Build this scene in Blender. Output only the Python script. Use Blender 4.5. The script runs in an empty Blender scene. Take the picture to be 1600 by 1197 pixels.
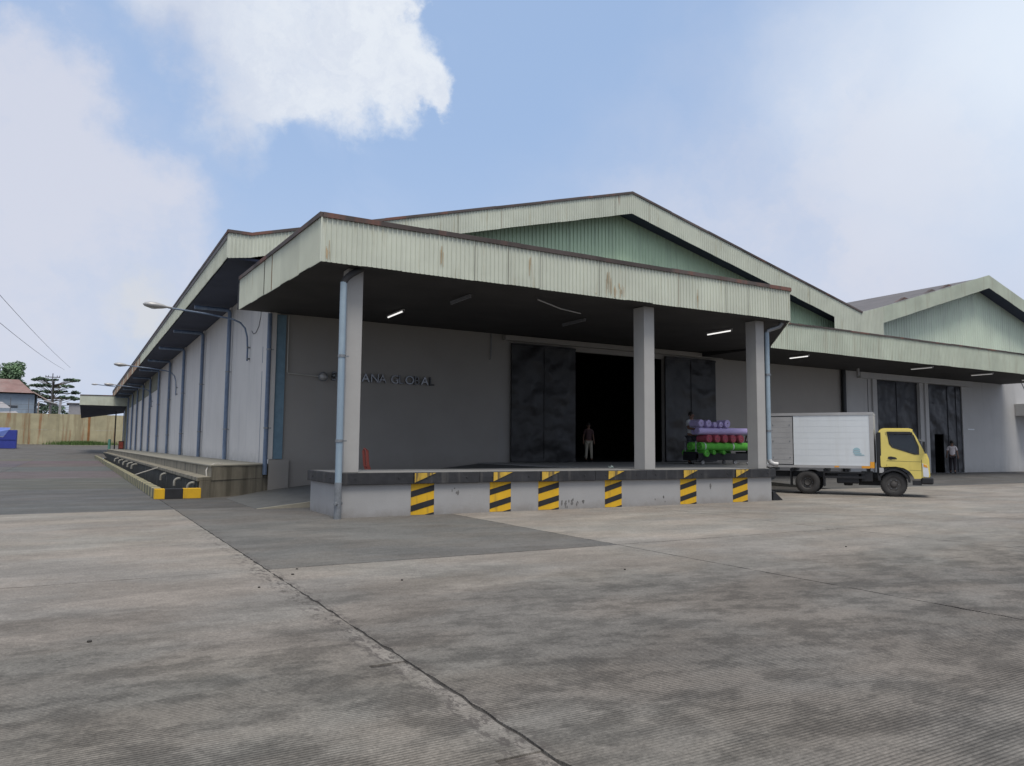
import bpy, bmesh, math, random
from mathutils import Vector, Matrix, geometry
random.seed(7)
S = bpy.context.scene
COL = S.collection
R = math.radians

# ------------------------------------------------------------------ camera
cam = bpy.data.cameras.new("camera"); cam.sensor_width = 36.0; cam.lens = 1180.0/1600*36
cam.clip_end = 3000; cam.clip_start = 0.05
camo = bpy.data.objects.new("camera", cam); COL.objects.link(camo)
RM = Matrix(((0.86603733, -0.04955468, -0.49751751), (-0.49991496, -0.06985701, -0.86325259), (0.00802312, 0.99632541, -0.0852719)))
camo.matrix_world = Matrix.Translation((-5.1836, -16.6514, 1.6)) @ RM.to_4x4()
S.camera = camo

# ------------------------------------------------------------------ world
SUN_EL, SUN_AZ = R(64), R(-104)          # azimuth counted from +X towards +Y
W = bpy.data.worlds.new("World"); S.world = W; W.use_nodes = True
nt = W.node_tree; nt.nodes.clear()
def N(t, typ, **kw):
    n = t.nodes.new(typ)
    for k, v in kw.items():
        if k == 'inp':
            for a, b in v.items(): n.inputs[a].default_value = b
        else: setattr(n, k, v)
    return n
def L(t, a, b): t.links.new(a, b)
out = N(nt, 'ShaderNodeOutputWorld'); bg = N(nt, 'ShaderNodeBackground'); bg.inputs['Strength'].default_value = 0.1
L(nt, bg.outputs[0], out.inputs[0])
sky = N(nt, 'ShaderNodeTexSky', sky_type='NISHITA', sun_disc=False)
sky.sun_elevation = SUN_EL; sky.sun_rotation = math.pi/2 - SUN_AZ
sky.air_density = 1.0; sky.dust_density = 2.0; sky.ozone_density = 1.2
tc = N(nt, 'ShaderNodeTexCoord')
sep = N(nt, 'ShaderNodeSeparateXYZ'); L(nt, tc.outputs['Generated'], sep.inputs[0])
def mixc(t, fac, a, b, blend='MIX'):
    m = N(t, 'ShaderNodeMix', data_type='RGBA', blend_type=blend)
    for s, v in ((m.inputs[0], fac), (m.inputs[6], a), (m.inputs[7], b)):
        if isinstance(v, (int, float)): s.default_value = v
        elif isinstance(v, tuple): s.default_value = (*v, 1) if len(v) == 3 else v
        else: L(t, v, s)
    return m.outputs[2]
def mrange(t, val, a, b, c, d, smooth=True):
    m = N(t, 'ShaderNodeMapRange', interpolation_type='SMOOTHSTEP' if smooth else 'LINEAR')
    L(t, val, m.inputs[0])
    for i, v in enumerate((a, b, c, d)): m.inputs[i+1].default_value = v
    return m.outputs[0]
def mth(t, op, a, b=None):
    m = N(t, 'ShaderNodeMath', operation=op)
    for i, v in enumerate((a, b)):
        if v is None: continue
        if isinstance(v, (int, float)): m.inputs[i].default_value = v
        else: L(t, v, m.inputs[i])
    return m.outputs[0]
# thin high haze whitens the blue sky towards the horizon
hz = mrange(nt, sep.outputs[2], 0.0, 0.9, 0.90, 0.80)
base = mixc(nt, hz, sky.outputs[0], (3.1, 4.35, 6.6))
low = mrange(nt, sep.outputs[2], 0.0, 0.42, 0.85, 0.0)
base = mixc(nt, low, base, (4.5, 5.25, 6.6))
# brighter towards the sun side
def vdot(vec):
    v = Vector(vec).normalized()
    d = N(nt, 'ShaderNodeVectorMath', operation='DOT_PRODUCT'); L(nt, tc.outputs['Generated'], d.inputs[0]); d.inputs[1].default_value = v
    return d.outputs['Value']
glow = mrange(nt, vdot((math.cos(SUN_EL)*math.cos(SUN_AZ), math.cos(SUN_EL)*math.sin(SUN_AZ), math.sin(SUN_EL))), 0.5, 1.0, 0.0, 0.95)
base = mixc(nt, glow, base, (9.5, 9.6, 9.8))
# clouds
def noise(t, vec, scale, detail=6, rough=.55, dist=0.0):
    n = N(t, 'ShaderNodeTexNoise'); n.inputs['Scale'].default_value = scale; n.inputs['Detail'].default_value = detail
    n.inputs['Roughness'].default_value = rough; n.inputs['Distortion'].default_value = dist
    if vec is not None: L(t, vec, n.inputs['Vector'])
    return n
def vmath(t, op, a, b):
    m = N(t, 'ShaderNodeVectorMath', operation=op)
    for i, v in enumerate((a, b)):
        if isinstance(v, tuple): m.inputs[i].default_value = v
        elif not isinstance(v, (int, float)): L(t, v, m.inputs[i])
    return m
nz = noise(nt, tc.outputs['Generated'], 7.5, 10, .62)
off = vmath(nt, 'SUBTRACT', nz.outputs['Color'], (.5, .5, .5))
sc_ = N(nt, 'ShaderNodeVectorMath', operation='SCALE'); L(nt, off.outputs[0], sc_.inputs[0]); sc_.inputs['Scale'].default_value = .20
dirc = vmath(nt, 'ADD', tc.outputs['Generated'], sc_.outputs[0]).outputs[0]
nz2 = noise(nt, tc.outputs['Generated'], 3.0, 3, .5)
off2 = vmath(nt, 'SUBTRACT', nz2.outputs['Color'], (.5, .5, .5))
sc2 = N(nt, 'ShaderNodeVectorMath', operation='SCALE'); L(nt, off2.outputs[0], sc2.inputs[0]); sc2.inputs['Scale'].default_value = .25
dirs = vmath(nt, 'ADD', tc.outputs['Generated'], sc2.outputs[0]).outputs[0]
def blob(src, v, r, soft):
    v = Vector(v).normalized()
    d = N(nt, 'ShaderNodeVectorMath', operation='DISTANCE'); L(nt, src, d.inputs[0]); d.inputs[1].default_value = v
    return mrange(nt, d.outputs['Value'], r*(1+soft), max(0.0, r*(1-soft)), 0, 1)
def union(bs):
    o = bs[0]
    for b in bs[1:]: o = mth(nt, 'MAXIMUM', o, b)
    return o
cum = union([blob(dirc, v, r, s) for v, r, s in [
    ((.09, .88, .50), .06, .7), ((.15, .86, .49), .09, .5), ((.15, .895, .42), .068, .5), ((.24, .84, .49), .085, .3),
    ((.30, .84, .45), .06, .3), ((.35, .83, .435), .032, .35), ((.24, .865, .43), .06, .35), ((.27, .82, .52), .07, .15), ((.20, .87, .43), .07, .25),
    ((.10, .80, .60), .15, .4), ((-.55, .6, .58), .16, .3), ((-.7, -.4, .6), .2, .3), ((.4, -.7, .6), .2, .3), ((-.1, -.8, .45), .16, .3)]])
veil = union([blob(dirc, v, r, s) for v, r, s in [
    ((-.08, .95, .29), .14, .25), ((.01, .96, .25), .115, .3), ((.05, .965, .20), .10, .4), ((-.12, .97, .20), .2, .6), ((.80, .50, .34), .16, .8), ((.77, .62, .17), .24, .8),
    ((-.5, .8, .3), .3, .6), ((.9, -.3, .3), .3, .6), ((-.9, -.1, .35), .3, .6), ((-.3, -.9, .3), .3, .6), ((.5, -.8, .25), .25, .6)]])
puff = blob(dirc, (.055, .99, .14), .035, .7)
gen = noise(nt, dirs, 2.6, 7, .58, .3)
wisp = mrange(nt, gen.outputs['Fac'], .48, .75, 0, .45)
base = mixc(nt, wisp, base, (4.6, 5.4, 7.0))
cl3 = noise(nt, dirc, 4.0, 8, .6)
vt = mth(nt, 'MULTIPLY', veil, mrange(nt, cl3.outputs['Fac'], .34, .58, .55, 1.0))
base = mixc(nt, mth(nt, 'MULTIPLY', vt, .85), base, (5.6, 5.75, 6.5))
bright = union([blob(dirs, v, r, s) for v, r, s in [((.86, .35, .48), .20, .75), ((-.6, -.5, .7), .3, .7), ((.3, .1, .95), .4, .8)]])
base = mixc(nt, mth(nt, 'MULTIPLY', bright, .9), base, (6.5, 7.15, 8.0))
shade = noise(nt, dirc, 5.5, 5, .6)
ccol = mixc(nt, mrange(nt, shade.outputs['Fac'], .38, .58, 0, 1), (4.6, 5.15, 6.3), (6.3, 6.7, 7.3))
core = mth(nt, 'MAXIMUM', blob(dirc, (.17, .885, .44), .10, .9), blob(dirc, (.08, .9, .44), .06, .9))
ccol = mixc(nt, mth(nt, 'MULTIPLY', core, .85), ccol, (4.35, 4.8, 6.0))
edge = mrange(nt, vdot((.30, .83, .47)), .972, .992, 0, .8)
ccol = mixc(nt, edge, ccol, (6.8, 7.15, 7.6))
fib = noise(nt, dirc, 14.0, 9, .65)
ccol = mixc(nt, mrange(nt, fib.outputs['Fac'], .35, .62, .35, 0), ccol, (4.5, 5.0, 6.2))
ca = mth(nt, 'MULTIPLY', cum, mrange(nt, cl3.outputs['Fac'], .30, .52, .62, .95))
base = mixc(nt, ca, base, ccol)
base = mixc(nt, mth(nt, 'MULTIPLY', puff, .55), base, (6.0, 5.95, 5.8))
L(nt, base, bg.inputs['Color'])

sun = bpy.data.lights.new("sun", 'SUN'); sun.energy = 2.0; sun.angle = R(22); sun.color = (1, .95, .88)
so = bpy.data.objects.new("sun", sun); COL.objects.link(so)
so.rotation_euler = Vector((-math.cos(SUN_EL)*math.cos(SUN_AZ), -math.cos(SUN_EL)*math.sin(SUN_AZ), -math.sin(SUN_EL))).to_track_quat('-Z', 'Y').to_euler()
vs = S.view_settings; vs.view_transform = 'Standard'; vs.look = 'None'; vs.gamma = 1; vs.exposure = 0.3; vs.use_curve_mapping = False
S.cycles.max_bounces = 6; S.cycles.diffuse_bounces = 4

# ------------------------------------------------------------------ materials
def M(name, col, rough=.7, metal=0.0, var=.10, nscale=1.5, streak=None, streak2=None, bump=None, objvar=.06, objcol=False, emit=None, spec=.4, base_dirt=None):
    m = bpy.data.materials.new(name); m.use_nodes = True; t = m.node_tree
    b = t.nodes['Principled BSDF']
    b.inputs['Roughness'].default_value = rough; b.inputs['Metallic'].default_value = metal
    b.inputs['Specular IOR Level'].default_value = spec
    g = N(t, 'ShaderNodeNewGeometry'); oi = N(t, 'ShaderNodeObjectInfo')
    P = g.outputs['Position']
    c0 = oi.outputs['Color'] if objcol else None
    n = noise(t, P, nscale, 6, .6)
    f = mrange(t, n.outputs['Fac'], .3, .7, 1-var, 1+var, False)
    hs = N(t, 'ShaderNodeHueSaturation')
    if objcol: L(t, c0, hs.inputs['Color'])
    else: hs.inputs['Color'].default_value = (*col, 1)
    v = mth(t, 'MULTIPLY', f, mrange(t, oi.outputs['Random'], 0, 1, 1-objvar, 1+objvar, False))
    L(t, v, hs.inputs['Value'])
    c = hs.outputs[0]
    for k, st in enumerate((streak, streak2)):
        if st:
            scol, amt, sx, lo, hi = st
            mp = N(t, 'ShaderNodeMapping'); mp.inputs['Scale'].default_value = (sx, sx, sx*.07); mp.inputs['Location'].default_value = (3.1*k, 1.7, 0)
            L(t, P, mp.inputs[0]); sn = noise(t, mp.outputs[0], 1.0, 5, .65)
            sf = mrange(t, sn.outputs['Fac'], lo, hi, 0, amt)
            c = mixc(t, sf, c, scol)
    if base_dirt:
        dcol, z0, z1, amt = base_dirt     # splash dirt near the foot, broken up by noise
        sp = N(t, 'ShaderNodeSeparateXYZ'); L(t, P, sp.inputs[0])
        dn = noise(t, P, 2.2, 5, .65)
        zz = mth(t, 'ADD', sp.outputs[2], mth(t, 'MULTIPLY', dn.outputs['Fac'], (z1-z0)*1.2))
        c = mixc(t, mrange(t, zz, z0+(z1-z0)*.3, z1+(z1-z0)*.4, amt, 0), c, dcol)
    L(t, c, b.inputs['Base Color'])
    if bump:
        bs, bd = bump
        bn = noise(t, P, bs, (1.5 if bs < 1.5 else 4), .45); bp = N(t, 'ShaderNodeBump'); bp.inputs['Distance'].default_value = bd; bp.inputs['Strength'].default_value = .8
        L(t, bn.outputs['Fac'], bp.inputs['Height']); L(t, bp.outputs[0], b.inputs['Normal'])
    if emit:
        b.inputs['Emission Color'].default_value = (*emit[0], 1); b.inputs['Emission Strength'].default_value = emit[1]
    return m
RUST = (.22, .09, .035)
m_green = M("pale_green_sheet", (.505, .525, .44), .5, var=.09, nscale=.9, streak=((.36, .33, .22), .6, 7, .56, .72), streak2=(RUST, .9, 5, .655, .76), objvar=.05)
m_rusto = M("orange_rust_run", (.38, .28, .17), .85, var=.25, nscale=5)
m_jointline = M("dark_sheet_edge", (.09, .085, .06), .8)
m_rustline = M("rusty_sheet_edge", (.20, .13, .07), .8)
m_green2 = M("weathered_green_sheet", (.46, .495, .41), .55, var=.10, nscale=.8, streak=((.34, .32, .25), .5, 5, .52, .7), streak2=(RUST, .55, 4, .68, .8), objvar=.05)
m_rusty = M("rusted_sheet", (.40, .32, .26), .75, var=.2, nscale=1.2, streak=(RUST, .9, 6, .42, .62), objvar=.15)
m_gable = M("green_gable_sheet", (.48, .61, .42), .55, var=.08, nscale=.5, streak=((.30, .38, .28), .45, 4, .5, .7), objvar=.02)
m_gable2 = M("soft_green_gable_sheet", (.56, .63, .50), .55, var=.08, nscale=.4, streak=((.40, .42, .36), .4, 2.5, .5, .7), objvar=.02)
m_cap = M("rusty_cap", (.075, .06, .055), .8, var=.3, nscale=1.2, streak=((.20, .085, .06), .7, .9, .53, .66), objvar=.35)
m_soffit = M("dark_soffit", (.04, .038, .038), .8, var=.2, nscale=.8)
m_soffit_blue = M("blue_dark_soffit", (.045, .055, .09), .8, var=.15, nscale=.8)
m_roof = M("grey_roof", (.13, .12, .12), .85, var=.15, nscale=.6, streak=((.09, .08, .08), .5, 2, .5, .7))
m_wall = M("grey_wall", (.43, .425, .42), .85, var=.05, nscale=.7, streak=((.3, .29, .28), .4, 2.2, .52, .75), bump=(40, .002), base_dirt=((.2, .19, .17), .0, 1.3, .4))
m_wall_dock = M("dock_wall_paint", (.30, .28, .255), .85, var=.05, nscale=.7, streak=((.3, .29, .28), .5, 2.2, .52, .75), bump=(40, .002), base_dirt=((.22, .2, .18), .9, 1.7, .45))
m_wall_l = M("pale_side_wall", (.60, .57, .535), .85, var=.05, nscale=.5, streak=((.38, .37, .37), .45, 1.8, .5, .72), bump=(30, .002), base_dirt=((.26, .25, .22), .9, 1.7, .5))
m_olive = M("mossy_wall_band", (.20, .20, .15), .85, var=.15)
m_plinth = M("plinth_paint", (.32, .315, .31), .8, var=.05, nscale=1.3, streak=((.30, .29, .28), .45, 3, .5, .75), bump=(25, .003), base_dirt=((.17, .15, .13), -.05, .35, .75))
m_column = M("column_paint", (.35, .34, .325), .8, var=.04, nscale=2, streak=((.3, .29, .28), .3, 4, .5, .75), bump=(30, .002), objvar=.01, base_dirt=((.25, .24, .22), .95, 1.5, .5))
m_band = M("black_edge_band", (.022, .022, .024), .55, var=.4, nscale=3, streak=((.08, .075, .07), .6, 5, .52, .7), bump=(8, .01), objvar=.2)
m_yellow = M("yellow_marking", (.62, .36, .015), .7, var=.08, nscale=4, streak=((.25, .16, .04), .45, 6, .55, .7))
m_yellow_worn = M("worn_yellow_marking", (.50, .32, .045), .75, var=.2, nscale=6, streak=((.06, .05, .04), .8, 10, .5, .62))
m_black = M("black_marking", (.018, .018, .02), .7, var=.3, nscale=3)
m_kpale = M("faded_yellow_kerb", (.36, .31, .18), .85, var=.2, nscale=3, streak=((.12, .13, .07), .7, 4, .45, .65), bump=(25, .004))
m_kdark = M("faded_dark_kerb", (.13, .125, .085), .85, var=.25, nscale=3, streak=((.09, .10, .05), .7, 4, .45, .65), bump=(25, .004))
m_plat = M("raw_concrete", (.23, .205, .155), .9, var=.16, nscale=1.6, streak=((.09, .08, .06), .75, 2.2, .45, .66), bump=(18, .008))
m_plat_top = M("platform_concrete_top", (.27, .25, .20), .9, var=.12, nscale=1.2, bump=(18, .005))
m_mould = M("mouldy_ditch_wall", (.035, .035, .03), .9, var=.4, nscale=3, streak=((.3, .3, .28), .8, 4, .60, .70), bump=(10, .02))
m_ditch = M("ditch_mud", (.04, .042, .036), .6, var=.3, nscale=2, bump=(6, .03))
m_pipe = M("steel_blue_pipe", (.13, .175, .255), .45, var=.15, nscale=6, streak=((.32, .38, .46), .6, 5, .52, .66), objvar=.15)
m_pipe_l = M("light_blue_pipe", (.27, .34, .39), .45, var=.08, nscale=4, streak=((.20, .27, .34), .7, 3, .48, .62))
m_steel = M("dull_steel", (.22, .23, .24), .45, .5, var=.2, nscale=8)
m_blue = M("blue_panel_paint", (.15, .24, .30), .6, var=.12, nscale=5, streak=((.2, .29, .35), .6, 6, .5, .7))
m_door = M("black_crumpled_sheet", (.022, .021, .021), .42, .0, var=.2, nscale=.9, bump=(1.1, .33), spec=.34)
m_door2 = M("dark_steel_door", (.016, .016, .019), .4, .0, var=.2, nscale=1.0, bump=(1.0, .28), spec=.34)
m_crawl = M("scuff_grey", (.13, .125, .12), .9, var=.3)
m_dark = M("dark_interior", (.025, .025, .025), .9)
m_floor = M("dock_floor", (.24, .235, .225), .8, var=.12, nscale=1.4, streak=((.14, .13, .12), .4, .8, .5, .7), bump=(30, .003))
m_ramp = M("ramp_concrete", (.095, .095, .09), .9, var=.16, nscale=2, bump=(25, .005))
m_tube = M("lit_tube", (.9, .9, .9), .4, emit=((1, .98, .95), .8))
m_tube_off = M("unlit_tube", (.16, .16, .17), .5)
m_tube_dim = M("pale_tube", (.8, .8, .8), .4, emit=((1, .98, .95), .18))
m_white = M("white_box_paint", (.66, .69, .71), .4, var=.03, nscale=2, streak=((.5, .5, .48), .4, 1.5, .52, .75), objvar=0)
m_alu = M("grey_trim", (.42, .41, .40), .45, .3, var=.1)
m_cab = M("yellow_truck_paint", (.72, .585, .15), .34, var=.03, nscale=2, streak=((.45, .34, .12), .3, 3, .55, .75), spec=.5)
m_blackp = M("black_plastic", (.018, .018, .02), .5, var=.3)
m_tyre = M("tyre_rubber", (.045, .043, .042), .85, var=.2, nscale=6)
m_rim = M("dusty_rim", (.075, .07, .066), .6, .2, var=.2, nscale=8)
m_glass = M("dark_glass", (.02, .025, .03), .06, spec=.8)
m_cabglass = M("cab_glass", (.03, .035, .04), .05, spec=.8)
m_cabglass.node_tree.nodes["Principled BSDF"].inputs["Alpha"].default_value = .45
m_seat = M("seat_cloth", (.10, .10, .11), .8)
m_lens = M("headlight_lens", (.62, .64, .66), .15, spec=.8)
m_orange = M("orange_marker", (.75, .33, .03), .5)
m_teal = M("teal_print", (.33, .50, .55), .5)
m_lilac = M("lilac_fabric", (.50, .42, .68), .95, var=.08, nscale=9, bump=(30, .004))
m_pink = M("red_fabric", (.42, .085, .12), .75, var=.1, nscale=9, bump=(30, .004))
m_lime = M("green_fabric", (.12, .46, .06), .9, var=.12, nscale=6, bump=(24, .004))
m_clear = M("white_tape", (.6, .7, .62), .4)
m_yw = M("yellow_precast", (.36, .32, .205), .9, var=.2, nscale=.5, streak=((.25, .2, .12), .7, 1.1, .48, .64), streak2=((.27, .13, .06), .85, 1.6, .53, .66), objvar=.09)
m_rustcol = M("rusty_post", (.28, .13, .05), .9, var=.25, nscale=1)
m_bin = M("blue_skip_paint", (.03, .045, .26), .6, var=.12, objvar=.0)
m_bin_l = M("pale_blue_lid", (.11, .16, .42), .6, var=.15)
m_tile = M("red_roof_tile", (.22, .135, .12), .85, var=.2, nscale=.5, streak=((.26, .2, .18), .6, .6, .45, .65))
m_tilep = M("pale_roof_tile", (.34, .27, .24), .85, var=.2, nscale=.5)
m_hwall = M("blue_grey_house_wall", (.24, .29, .35), .85, var=.1)
m_ggrey = M("grey_sheet_roof", (.30, .29, .30), .8, var=.1)
m_leaf = M("leaf_green", (.13, .20, .11), .7, var=.5, nscale=.6, objvar=.15)  # far leaves: distance haze painted in by lightening the base green
m_leaf2 = M("leaf_dark_green", (.11, .16, .105), .7, var=.5, nscale=.7)  # also lightened, the haze over far trees is part of this colour
m_bark = M("bark", (.08, .065, .05), .9, var=.3)
m_grass = M("grass_blades", (.07, .12, .03), .8, var=.4, nscale=2)
m_cable = M("cable", (.12, .12, .13), .7)
m_cream = M("cream_conduit", (.42, .40, .36), .7)
m_drainp = M("dirty_drain_pipe", (.24, .23, .20), .8, var=.35, nscale=6)
m_reddk = M("dark_red_metal", (.14, .035, .03), .6, var=.3)
m_red = M("red_metal", (.42, .09, .06), .5, var=.15)
m_chrome = M("sign_metal", (.16, .16, .165), .3, .9, objvar=.7)
m_skin = M("skin", (.20, .11, .075), .6, var=.05)
m_hair = M("hair", (.015, .012, .01), .7)
m_gp = M("teal_post_paint", (.10, .28, .22), .6)

def mground():
    m = bpy.data.materials.new("yard_concrete"); m.use_nodes = True; t = m.node_tree; b = t.nodes['Principled BSDF']
    b.inputs['Roughness'].default_value = .88; b.inputs['Specular IOR Level'].default_value = .25
    g = N(t, 'ShaderNodeNewGeometry'); oi = N(t, 'ShaderNodeObjectInfo'); P = g.outputs['Position']
    sp = N(t, 'ShaderNodeSeparateXYZ'); L(t, P, sp.inputs[0])
    def mapped(sx, sy, rot=0):
        mp = N(t, 'ShaderNodeMapping'); mp.inputs['Scale'].default_value = (sx, sy, 1); mp.inputs['Rotation'].default_value = (0, 0, rot)
        L(t, P, mp.inputs[0]); return mp.outputs[0]
    big = noise(t, mapped(.10, .16, .35), 1, 5, .6)
    med = noise(t, mapped(.35, .9, .5), 1, 9, .68)
    strk = noise(t, mapped(.18, 2.4, .42), 1, 6, .62)
    blot = noise(t, mapped(1.5, 2.4, .5), 1, 10, .74)
    fine = noise(t, P, 38, 5, .8)
    fine2 = noise(t, P, 9, 6, .75)
    tint = noise(t, mapped(.5, .8, -.2), 1, 3, .5)
    f = mrange(t, big.outputs['Fac'], .3, .7, .92, 1.07, False)
    f = mth(t, 'MULTIPLY', f, mrange(t, med.outputs['Fac'], .36, .64, .88, 1.09, False))
    f = mth(t, 'MULTIPLY', f, mrange(t, strk.outputs['Fac'], .35, .65, .95, 1.035, False))
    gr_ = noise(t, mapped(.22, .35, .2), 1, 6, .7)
    near_ = mrange(t, mth(t, 'ADD', sp.outputs[1], mth(t, 'MULTIPLY', gr_.outputs['Fac'], 7.0)), -7.6, -3.4, 1.0, .22)
    bl_ = mth(t, 'SUBTRACT', 1.0, mth(t, 'MULTIPLY', mrange(t, blot.outputs['Fac'], .41, .56, .36, -.04), near_))
    f = mth(t, 'MULTIPLY', f, bl_)          # rubber and grime blotches, mostly where trucks turn in the open yard
    f = mth(t, 'MULTIPLY', f, mrange(t, fine.outputs['Fac'], .3, .7, .62, 1.36, False))
    f = mth(t, 'MULTIPLY', f, mrange(t, fine2.outputs['Fac'], .3, .7, .80, 1.16, False))
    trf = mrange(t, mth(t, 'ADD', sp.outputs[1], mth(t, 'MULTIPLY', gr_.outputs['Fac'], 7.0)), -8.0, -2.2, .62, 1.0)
    f = mth(t, 'MULTIPLY', f, trf)          # the yard in front is darker than the strip before the dock
    for (ax, ay, ar, wd, am) in ((22, -34, 27.5, .16, .80), (22, -34, 29.2, .16, .82), (-26, -22, 21.0, .2, .84), (-26, -22, 22.7, .2, .86), (34, 22, 33.0, .2, .82), (34, 22, 34.8, .2, .84), (9, -40, 33.5, .25, .86)):
        dd = N(t, 'ShaderNodeVectorMath', operation='DISTANCE'); L(t, P, dd.inputs[0]); dd.inputs[1].default_value = (ax, ay, 0)
        ab = mth(t, 'ABSOLUTE', mth(t, 'SUBTRACT', mth(t, 'ADD', dd.outputs['Value'], mth(t, 'MULTIPLY', blot.outputs['Fac'], .5)), ar+.25))
        tk = mth(t, 'MULTIPLY', mrange(t, ab, wd*.4, wd*1.6, 1, 0), mrange(t, med.outputs['Fac'], .42, .58, 0, 1))
        f = mth(t, 'MULTIPLY', f, mrange(t, tk, 0, 1, 1.0, am, False))
    # broom grooves, worn away in places, dirt in the grooves
    wob = noise(t, mapped(1.5, 1.5), 1, 2, .5)
    ph = mth(t, 'ADD', mth(t, 'MULTIPLY', sp.outputs[1], 2*math.pi/.030), mth(t, 'MULTIPLY', wob.outputs['Fac'], 3.0))
    gs = mth(t, 'SINE', ph)
    wear = noise(t, mapped(.5, .9, .3), 1, 4, .6)
    wm = mrange(t, wear.outputs['Fac'], .36, .56, .15, 1.0)
    gd = mth(t, 'MULTIPLY', mrange(t, gs, -.9, .3, 1, 0), wm)
    f = mth(t, 'MULTIPLY', f, mrange(t, gd, 0, 1, 1.06, .58, False))
    # edge grime and pale mortar along the joint lines
    dx = mth(t, 'ABSOLUTE', mth(t, 'ADD', sp.outputs[0], 3.02))
    en = noise(t, mapped(5, 2.2), 1, 5, .7)
    band = mth(t, 'MULTIPLY', mrange(t, mth(t, 'ADD', dx, mth(t, 'MULTIPLY', en.outputs['Fac'], .22)), .13, .20, 1, 0), mrange(t, sp.outputs[1], -9.0, -11.0, 0, 1))
    hs = N(t, 'ShaderNodeHueSaturation'); L(t, oi.outputs['Color'], hs.inputs['Color'])
    L(t, f, hs.inputs['Value'])
    c = mixc(t, mrange(t, tint.outputs['Fac'], .38, .62, 0, 1), hs.outputs[0], mixc(t, 1.0, hs.outputs[0], (1.02, .975, .94), 'MULTIPLY'))
    c = mixc(t, mrange(t, big.outputs['Fac'], .42, .6, 0, 1), c, mixc(t, 1.0, c, (.985, 1.0, .985), 'MULTIPLY'))
    c = mixc(t, mth(t, 'MULTIPLY', band, mrange(t, fine2.outputs['Fac'], .38, .62, .15, .6)), c, (.30, .27, .235))
    en2 = noise(t, mapped(14, 6), 1, 6, .75)
    pit = mth(t, 'MULTIPLY', mrange(t, dx, .05, .26, 1, 0), mrange(t, en2.outputs['Fac'], .50, .57, 0, 1))
    c = mixc(t, mth(t, 'MULTIPLY', pit, mrange(t, sp.outputs[1], 2.0, -8.0, .25, .8)), c, (.075, .065, .058))
    spk = noise(t, P, 5.5, 2, .5)
    c = mixc(t, mrange(t, spk.outputs['Fac'], .765, .79, 0, .8), c, (.05, .045, .04))
    L(t, c, b.inputs['Base Color'])
    h = mth(t, 'ADD', mth(t, 'MULTIPLY', mth(t, 'MULTIPLY', gs, wm), .0012), mth(t, 'MULTIPLY', fine.outputs['Fac'], .003))
    bp = N(t, 'ShaderNodeBump'); bp.inputs['Distance'].default_value = 1.0; bp.inputs['Strength'].default_value = .7
    L(t, h, bp.inputs['Height']); L(t, bp.outputs[0], b.inputs['Normal'])
    return m
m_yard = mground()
m_joint = M("joint_dirt", (.05, .045, .04), .95, var=.4, nscale=6)

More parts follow.
